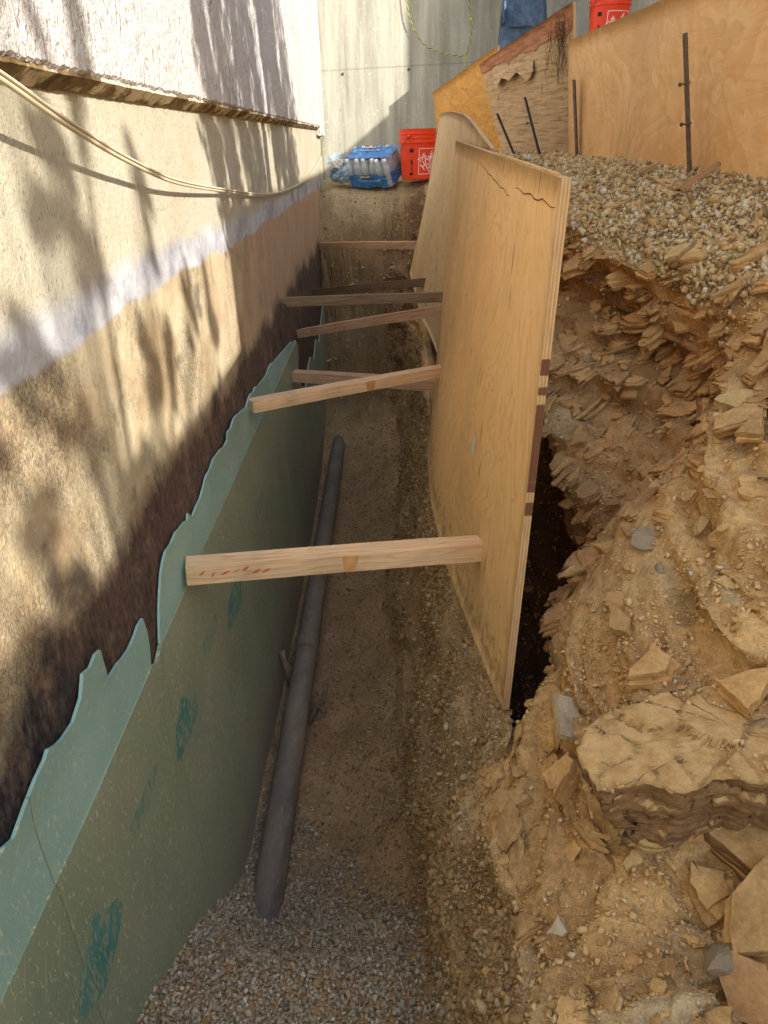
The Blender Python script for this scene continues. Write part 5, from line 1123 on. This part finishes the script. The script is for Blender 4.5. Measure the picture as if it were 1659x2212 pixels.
# ------------------------------------------------------------------ worker
def skin_body(chains, name, mat, parent, root, sub=2):
    V = []; E = []; R = []; idx = {}
    for ch in chains:
        prev = None
        for co, r_ in ch:
            key = tuple(round(c_, 4) for c_ in co)
            if key not in idx: idx[key] = len(V); V.append(co); R.append(r_)
            k_ = idx[key]
            if prev is not None: E.append((prev, k_))
            prev = k_
    me = bpy.data.meshes.new(name); me.from_pydata(V, E, []); o = bpy.data.objects.new(name, me); COL.objects.link(o)
    md = o.modifiers.new('s', 'SKIN'); md.use_smooth_shade = True; sv = me.skin_vertices[0].data
    for i, r_ in enumerate(R): sv[i].radius = r_ if hasattr(r_, '__len__') else (r_, r_); sv[i].use_root = (i == root)
    m2 = o.modifiers.new('u', 'SUBSURF'); m2.levels = sub; m2.render_levels = sub
    dg = bpy.context.evaluated_depsgraph_get(); m3 = bpy.data.meshes.new_from_object(o.evaluated_get(dg)); bpy.data.objects.remove(o); m3.materials.clear()
    return link(name, m3, mat, parent, smooth=True)
def person(loc, yaw):
    pe = empty('person', loc, 'worker in dusty blue jeans seen from behind, standing by the concrete wall', 'person')
    Rm = Matrix.Translation(loc) @ Matrix.Rotation(yaw, 4, 'Z'); W_ = lambda x, y_, z_: tuple(Rm @ Vector((x, y_, z_)))
    # local: +y is where the person faces, x to the right hand
    sp = [(W_(0, 0, .96), (.150, .105)), (W_(0, .01, 1.10), (.130, .095)), (W_(0, .01, 1.25), (.145, .10)), (W_(0, -.01, 1.40), (.135, .095)), (W_(0, 0, 1.49), (.062, .062)), (W_(0, .015, 1.56), (.058, .06)), (W_(0, .02, 1.63), (.082, .092)), (W_(0, .015, 1.70), (.078, .09)), (W_(0, .01, 1.755), (.045, .05))]
    ch = [sp]
    for s in (-1, 1):
        fy = .10 if s > 0 else -.05
        ch.append([(W_(0, 0, .96), (.150, .105)), (W_(s * .095, 0, .88), (.095, .10)), (W_(s * .105, fy * .4, .68), (.082, .085)), (W_(s * .11, fy * .9, .48), (.058, .062)), (W_(s * .115, fy * .6, .30), (.055, .058)), (W_(s * .12, fy * .5, .09), (.037, .04)), (W_(s * .125, fy * .5 + .04, .045), (.042, .04)), (W_(s * .13, fy * .5 + .16, .035), (.042, .03))])
        ch.append([(W_(0, -.01, 1.40), (.135, .095)), (W_(s * .17, 0, 1.40), (.060, .06)), (W_(s * .23, .01, 1.27), (.048, .05)), (W_(s * .25, .02, 1.12), (.038, .04)), (W_(s * .24, .14, 1.15), (.034, .034)), (W_(s * .20, .26, 1.19), (.026, .022)), (W_(s * .19, .31, 1.195), (.034, .018))])
    body = skin_body(ch, 'body', skin_m, pe, 0)
    # hands: five short fingers each
    for s in (-1, 1):
        pc_ = [(-.024, .045, .010, .0085), (-.008, .056, .008, .0085), (.009, .052, .008, .008), (.024, .040, .006, .007)]
        for fx, fl, fz, fr in pc_:
            bm = bmesh.new(); b0 = Vector((s * .19 + fx, .33, 1.195 + fz * .3)); tube(bm, [Rm @ b0, Rm @ (b0 + Vector((0, fl * .5, .002))), Rm @ (b0 + Vector((0, fl * .85, -.012))), Rm @ (b0 + Vector((0, fl, -.026)))], [fr, fr * .95, fr * .85, fr * .6], 8); link('finger', bm_mesh('f', bm), skin_m, pe, smooth=True)
        bm = bmesh.new(); b0 = Vector((s * .19 - s * .028, .285, 1.195)); tube(bm, [Rm @ b0, Rm @ (b0 + Vector((-s * .022, .028, -.005))), Rm @ (b0 + Vector((-s * .024, .055, -.016)))], [.0105, .0095, .007], 8); link('thumb', bm_mesh('t', bm), skin_m, pe, smooth=True)
    # face
    for s in (-1, 1):
        bm = bmesh.new(); bmesh.ops.create_icosphere(bm, subdivisions=2, radius=.011, matrix=Rm @ Matrix.Translation((s * .031, .102, 1.655))); link('eye', bm_mesh('e', bm), cap_m, pe, smooth=True)
        bm = bmesh.new(); bmesh.ops.create_icosphere(bm, subdivisions=2, radius=.026, matrix=Rm @ Matrix.Translation((s * .084, .01, 1.645)) @ Matrix.Diagonal((.35, .7, 1.15, 1))); link('ear', bm_mesh('e', bm), skin_m, pe, smooth=True)
    bm = bmesh.new(); bmesh.ops.create_icosphere(bm, subdivisions=2, radius=.018, matrix=Rm @ Matrix.Translation((0, .112, 1.63)) @ Matrix.Diagonal((.8, 1, 1.4, 1))); link('nose', bm_mesh('n', bm), skin_m, pe, smooth=True)
    bm = bmesh.new(); bmesh.ops.create_icosphere(bm, subdivisions=2, radius=.024, matrix=Rm @ Matrix.Translation((0, .100, 1.595)) @ Matrix.Diagonal((1, .3, .3, 1))); link('mouth', bm_mesh('m', bm), plain('lips', C(150, 86, 74)), pe, smooth=True)
    bm = bmesh.new(); bmesh.ops.create_icosphere(bm, subdivisions=4, radius=.105, matrix=Rm @ Matrix.Translation((0, -.008, 1.70)) @ Matrix.Diagonal((.90, 1.0, .92, 1)))
    bmesh.ops.delete(bm, geom=[f_ for f_ in bm.faces if (Rm.inverted() @ f_.calc_center_median()).z < 1.645 + max(0, (Rm.inverted() @ f_.calc_center_median()).y) * .5], context='FACES'); link('hair', bm_mesh('h', bm), hair_m, pe, smooth=True)
    # jeans
    jc = [[(W_(0, 0, 1.03), (.166, .122)), (W_(0, -.005, .96), (.172, .132)), (W_(0, -.005, .89), (.160, .128))]]
    for s in (-1, 1):
        fy = .10 if s > 0 else -.05
        jc.append([(W_(0, -.005, .89), (.160, .128)), (W_(s * .098, -.005, .80), (.104, .114)), (W_(s * .106, fy * .4, .66), (.096, .100)), (W_(s * .112, fy * .9, .48), (.078, .080)), (W_(s * .117, fy * .6, .30), (.076, .078)), (W_(s * .122, fy * .5, .12), (.068, .072)), (W_(s * .123, fy * .5, .08), (.070, .074))])
    jn = skin_body(jc, 'jeans', denim, pe, 1)
    for s in (-1, 1):   # back pockets, hugging the seat
        bm = bmesh.new(); prev = None
        for j in range(7):
            row = []
            for i in range(7):
                lx = s * .085 + (-.055 + .11 * i / 6) * (1 - .04 * j); lz = .955 - .13 * j / 6 - (.02 * (1 - abs(i - 3) / 3) if j == 6 else 0); row.append(bm.verts.new(Rm @ Vector((lx, -.34, lz))))
            if prev:
                for i in range(6): bm.faces.new((prev[i], prev[i + 1], row[i + 1], row[i]))
            prev = row
        po = link('back_pocket', bm_mesh('pk', bm), denim2, pe, smooth=True); sw = po.modifiers.new('w', 'SHRINKWRAP'); sw.target = jn; sw.wrap_method = 'PROJECT'; sw.use_project_x = sw.use_project_z = False; sw.use_project_y = True; sw.use_positive_direction = True; sw.offset = .0025
        if abs(yaw) > 3: pass
        po.parent = jn; po.matrix_parent_inverse = Matrix()
    bm = bmesh.new(); tube(bm, [W_(0, 0, 1.035), W_(0, 0, 1.075)], [.01, .01], 8); bm.free()
    sc_ = [[(W_(0, 0, 1.045), (.176, .132)), (W_(0, .01, 1.15), (.158, .118)), (W_(0, .01, 1.27), (.160, .118)), (W_(0, -.01, 1.41), (.148, .105)), (W_(0, 0, 1.475), (.085, .08))]]
    for s in (-1, 1): sc_.append([(W_(0, -.01, 1.41), (.148, .105)), (W_(s * .17, 0, 1.405), (.075, .074)), (W_(s * .225, .01, 1.29), (.066, .066)), (W_(s * .24, .015, 1.20), (.062, .062))])
    skin_body(sc_, 'shirt', shirt_m, pe, 0)
    for s in (-1, 1):
        fy = .10 if s > 0 else -.05; skin_body([[(W_(s * .125, fy * .5 - .03, .05), (.052, .05)), (W_(s * .125, fy * .5 + .06, .045), (.052, .045)), (W_(s * .13, fy * .5 + .18, .04), (.050, .036))], [(W_(s * .125, fy * .5 - .03, .05), (.052, .05)), (W_(s * .125, fy * .5 - .01, .14), (.05, .055))]], 'boot', boot_m, pe, 0, 2)
    return pe
denim2 = M('denim_pocket', rough=0.9, spec=0.1); p = denim2.obj(); denim2.color(denim2.mix(denim2.ramp(denim2.noise(p, 12, 5, 0.65), [(0.45, 0.0), (0.75, 0.6)]), C(80, 100, 124), C(130, 144, 158))); denim2.bump(denim2.noise(p, 20, 4), .4, .01)
person((1.175, 7.03, .03), math.radians(-12))

# ------------------------------------------------------------------ hero rocks and scraps
def hero(loc, L, W_, Th, nrm, yaw, mat, label, seed, layers=4, nside=None, jag=.16, name='stone_slab', cat='stone'):
    r = np.random.default_rng(seed); V, Fq = slab_geo(r, L, W_, Th, layers, jag, nside); Bm = basis(nrm, yaw)
    # refine & roughen
    bm = bmesh.new(); vs = [bm.verts.new(v) for v in V]
    for f_ in Fq:
        try: bm.faces.new([vs[i] for i in f_])
        except Exception: pass
    bmesh.ops.subdivide_edges(bm, edges=[e_ for e_ in bm.edges if e_.calc_length() > L * .06], cuts=2, use_grid_fill=False); bmesh.ops.triangulate(bm, faces=bm.faces[:])
    P = np.array([v.co[:] for v in bm.verts]); dn = fbm(P / L * 7 + seed, 4, seed, .6) * L * .05; dn2 = fbm(P / L * 5 + seed + 50, 4, seed + 1, .6) * L * .05
    for v, a_, b_ in zip(bm.verts, dn, dn2): v.co += Vector((a_, b_, a_ * .6))
    me = bm_mesh(name, bm); o = link(name, me, mat, world=False)
    Mx = Matrix([[Bm[i][0], Bm[i][1], Bm[i][2], loc[i]] for i in range(3)] + [[0, 0, 0, 1]]); o.matrix_world = Mx; tag(o, label, cat, kind='thing'); return o
def boulder(loc, rad, rot, mat, label, seed, name='stone'):
    V = stone_variants(I2, 1, .95, seed)[0]; bm = bmesh.new(); vs = [bm.verts.new(v) for v in V]; [bm.faces.new([vs[i] for i in f_]) for f_ in I2[1]]
    bmesh.ops.subdivide_edges(bm, edges=bm.edges[:], cuts=2, use_grid_fill=True); bmesh.ops.triangulate(bm, faces=bm.faces[:]); P = np.array([v.co[:] for v in bm.verts]); dn = fbm(P * 2.6 + seed, 5, seed, .65) * .42
    for v, a_ in zip(bm.verts, dn): v.co *= (1 + a_)
    me = bm_mesh(name, bm); o = link(name, me, mat, world=False); o.matrix_world = Matrix.Translation(loc) @ Euler(rot).to_matrix().to_4x4() @ Matrix.Diagonal((rad[0], rad[1], rad[2], 1)); tag(o, label, 'stone', kind='thing'); return o
BN = tuple(BED)
def big_slab(label):
    # outline seen from above (x, y); the front edge faces the camera and overhangs the hollow below it
    top = [(.322, .915), (.328, .862), (.40, .858), (.455, .835), (.53, .846), (.60, .832), (.68, .826), (.78, .835), (.86, .87), (.86, 1.02), (.74, 1.06), (.62, 1.05), (.50, 1.06), (.42, 1.04), (.345, 1.0), (.318, .955)]
    n = len(top); P = []
    for i in range(n):
        a_, b_ = np.array(top[i]), np.array(top[(i + 1) % n]); k = max(2, int(np.linalg.norm(b_ - a_) / .006))
        for t in range(k): P.append(a_ + (b_ - a_) * t / k)
    P = np.array(P); m_ = len(P); cen = np.array([.58, .95]); V = []; rows = 30
    fr_ = fbm(np.stack([P[:, 0] * 28, P[:, 1] * 28, P[:, 0] * 0], 1), 5, 210, .65) * .034; P = P + np.stack([fr_ * .6, fr_], 1)
    zt = lambda q: -.958 + (q[..., 0] - .33) * .15 + (q[..., 1] - .87) * .02
    for j in range(rows + 1):
        t = j / rows; zz_ = zt(P) - t * (.150 - .02 * np.clip((P[:, 0] - .55) / .3, 0, 1)); front = np.clip((.93 - P[:, 1]) / .08, 0, 1)
        inset = .022 * t * t * front + .008 * front * np.floor(t * 4.999) / 4
        q3 = np.stack([P[:, 0] * 7, P[:, 1] * 7, zz_ * 26], 1); ch_, ce_ = cells(np.stack([P[:, 0] / .075 + zz_ * 3, P[:, 1] / .09, zz_ / .045], 1), 221); q4 = np.stack([P[:, 0] * 22, P[:, 1] * 22, zz_ * 150], 1)
        dd_ = fbm(q3, 5, 201, .6) * .030 + fbm(q4, 3, 202) * .012 + (ch_ - .5) * .020 - .008 * (ce_ < .07)
        dr_ = (P - cen) / np.linalg.norm(P - cen, axis=1, keepdims=True); Q = P - dr_ * (inset - dd_ * (0.35 + .65 * min(1, t * 6)))[:, None]
        Q[:, 0] += np.where(P[:, 0] < .36, .07 * t, 0)
        V.append(np.concatenate([Q, zz_[:, None]], 1))
    F = []
    for j in range(rows):
        for i in range(m_): a_, b_ = j * m_ + i, j * m_ + (i + 1) % m_; F.append((a_, a_ + m_, b_ + m_, b_))
    # top: concentric rings to the centre, roughened
    off = (rows + 1) * m_; R_ = 30
    for j in range(1, R_ + 1):
        t = j / R_; Q = V[0][:, :2] * (1 - t) + cen * t; q3 = np.stack([Q[:, 0] * 9, Q[:, 1] * 9, Q[:, 0] * 0], 1); ch_, ce_ = cells(np.stack([Q[:, 0] / .085, Q[:, 1] / .10, Q[:, 0] * 0], 1) + fbm(q3 * 2, 2, 5)[:, None] * .5, 231); zz_ = zt(Q) + fbm(q3, 5, 203, .6) * .018 * min(1, t * 6) + (ch_ - .5) * .016 - .006 * (ce_ < .06); V.append(np.concatenate([Q, zz_[:, None]], 1))
    for j in range(R_):
        b0 = 0 if j == 0 else off + (j - 1) * m_; b1 = off + j * m_
        for i in range(m_): F.append((b0 + i, b0 + (i + 1) % m_, b1 + (i + 1) % m_, b1 + i))
    rs_ = np.random.default_rng(5); qx = np.stack([rs_.uniform(.34, .85, 1500), rs_.uniform(.85, 1.05, 1500)], 1); qx = qx[(fbm(np.stack([qx[:, 0] * 14, qx[:, 1] * 14, qx[:, 0] * 0], 1), 3, 77) > -.02)]
    qz = zt(qx) + fbm(np.stack([qx[:, 0] * 9, qx[:, 1] * 9, qx[:, 0] * 0], 1), 5, 203, .6) * .018
    scatter(np.concatenate([qx, qz[:, None]], 1), np.tile([0., 0, 1], (len(qx), 1)), np.clip(np.exp(rs_.normal(math.log(.0028), .6, len(qx))), .0012, .012), I1, hulls(12, 11, 8), .3, 'slab_crumbs', crumb_tan, 'tan crumbs lying on top of the largest slab', 'gravel')
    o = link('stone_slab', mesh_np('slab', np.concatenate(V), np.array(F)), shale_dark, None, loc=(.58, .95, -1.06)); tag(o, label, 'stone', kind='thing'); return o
def H(loc, L, W_, Th, mat, label, seed, tilt=(0, 0, 0), yaw=0.5, layers=4, nside=None, up=.4, jag=.16, name='stone_slab'):
    n_ = _n(np.array(BN) + np.array(tilt)); return hero(tuple(np.array(loc) + n_ * Th * up), L, W_, Th, n_, yaw, mat, label, seed, layers, nside, jag, name)
big_slab('largest rock slab, paler on top with dark broken front face, lower right')
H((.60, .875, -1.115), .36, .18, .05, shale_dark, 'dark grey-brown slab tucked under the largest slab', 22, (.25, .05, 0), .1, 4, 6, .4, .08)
H((.455, .885, -1.115), .09, .07, .045, shale_yel, 'ochre block wedged at the left foot of the dark tucked slab', 23, (.3, -.4, 0), .3, 2, 4)
H((.590, .755, -1.135), .21, .13, .065, shale, 'tan angular slab in the lower right corner, pointing left', 24, (-.12, -.15, 0), .5, 3, 6, .5, .12)
boulder((.495, .690, -1.150), (.055, .045, .034), (.3, .2, .4), rock_grey, 'pale grey fractured rock just below the pointed tan slab in the corner', 31)
H((.530, .655, -1.185), .13, .10, .05, shale_orange, 'rust-orange rock in the very bottom right corner', 25, (-.2, -.3, 0), 1.1, 2, 6)
boulder((.572, 1.437, -.815), (.068, .052, .045), (.2, -.2, .5), rock_grey, 'pale grey boulder set in the bank right of the dark cavity', 32)
H((.655, 1.364, -.745), .075, .032, .022, shale_yel, 'small upright ochre shard right of the pale grey boulder', 26, (.5, -.9, 0), 1.25, 2, 5)
H((.603, 2.09, -.822), .12, .085, .020, shale, 'flat tan flagstone lying on the bank beside the plywood edge', 27, (-.3, -.2, 0), .6, 2, 5, .8)
H((.666, 1.46, -.715), .062, .040, .015, shale, 'left one of two small flat stones above the ochre shard', 28, (0, -.2, 0), .8, 2, 5)
H((.690, 1.40, -.685), .064, .046, .014, shale, 'right one of two small flat stones above the ochre shard', 29, (0, -.3, 0), .4, 2, 6)
boulder((.579, 1.344, -.835), (.030, .024, .018), (.1, .3, 1.0), rock_grey, 'smooth grey stone just below the pale grey boulder', 33)
H((.655, 1.20, -.785), .062, .034, .012, shale_yel, 'thin ochre flake lying alone on the dusty slope at the right', 30, (0, -.3, 0), 2.4, 1, 5)
H((.796, 1.603, -.56), .13, .09, .030, shale_yel, 'ochre slab jutting from the bank at the right edge', 35, (.1, -.2, 0), .4, 3, 5)
H((.785, 1.468, -.570), .16, .055, .026, shale, 'long pale slab pointing down left below the jutting ochre slab', 36, (.0, -.2, 0), .75, 2, 5)
H((.912, 1.925, -.362), .16, .07, .022, shale, 'upper of two long shale plates just under the gravel at the right', 37, (0, -.1, 0), .42, 2, 5)
H((.895, 1.945, -.462), .12, .04, .016, shale, 'lower of two long shale plates just under the gravel at the right', 39, (0, -.1, 0), .5, 2, 5)
H((.872, 2.243, -.312), .13, .065, .028, shale_yel, 'yellowish layered slab at the lip of the gravel slope', 40, (0, -.1, 0), .45, 3, 6)
H((.800, 2.45, -.425), .16, .10, .045, shale, 'layered shale stack overhanging the dark hollow below the gravel', 41, (0, -.1, 0), .45, 5, 6, .5, .3)
H((.815, 2.31, -.37), .15, .09, .030, shale, 'shale stack right of the overhanging one, under the yellowish slab', 42, (0, -.1, 0), .4, 4, 6, .5, .3)
H((.872, 2.25, -.612), .12, .05, .03, shale, 'blocky slab tilted up left of a thin upright flake in mid bank', 43, (.1, -.3, 0), .7, 3, 5)
H((.836, 2.32, -.625), .085, .026, .012, shale, 'thin upright shale flake in the middle of the bank', 44, (-.6, -.7, 0), 1.2, 1, 5)
H((.579, 1.914, -.935), .12, .07, .035, shale_orange, 'rusty layered slab sticking out over the dark cavity', 45, (.1, -.1, 0), .5, 4, 6, .4, .25)
H((.630, 1.835, -.928), .07, .045, .022, shale_orange, 'smaller rusty slab right of the bigger rusty one over the cavity', 46, (.1, -.1, 0), .4, 3, 5)
H((.352, 1.075, -1.172), .11, .08, .06, shale, 'rounded tan block left of the largest slab', 47, (-.4, -.1, 0), 1.2, 2, 7, .3, .1)
H((.372, 1.17, -1.09), .16, .035, .05, rock_grey, 'tall narrow grey-edged slab standing at the near bank edge', 48, (-.9, .1, -.3), 1.5, 2, 5, .3, .1)
H((.417, .872, -1.155), .052, .038, .020, shale_yel, 'small yellow stone in the rubble left of the dark slab', 49, (0, -.2, 0), .6, 1, 5)
H((.374, .924, -1.168), .065, .048, .022, shale, 'brownish flat stone in the rubble upper left of the yellow one', 50, (0, -.2, 0), .3, 2, 5)
H((.244, 1.068, -1.235), .09, .07, .04, shale, 'dusty block on the lip directly over the trench slope', 51, (-.2, -.1, 0), .3, 2, 6, .3)
H((.28, .794, -1.215), .06, .035, .028, rock_grey, 'pale angular block on the near bench, bottom centre right', 52, (-.1, -.4, 0), .4, 2, 4)
H((.50, 1.13, -.93), .12, .10, .035, shale, 'cracked flat block left of the tan ledge in the near bank', 53, (.1, .1, 0), .9, 3, 6, .3)
H((.62, 1.0, -.89), .13, .09, .035, shale, 'tan ledge block at the right edge above the largest slab', 54, (.1, .0, 0), .2, 3, 6, .4)
H((.49, 1.27, -.925), .10, .07, .04, shale, 'dusty angular block below the grey stone', 55, (-.1, -.1, 0), 1.7, 3, 5, .3)
H((1.027, 3.12, -.118), .13, .045, .014, old_wood, 'short weathered wood chip lying on the gravel', 56, (0, 0, 0), .15, 2, 6, .8, .1, 'wood_scrap')['category'] = 'wood scrap'
w2 = lumber_piece('wood_scrap', (.975, 2.62, -.155), (1.095, 2.60, -.075), .016, .035, old_wood, 'long splintered wood scrap lying at the foot of the tallest stake', cat='wood scrap', split=True)
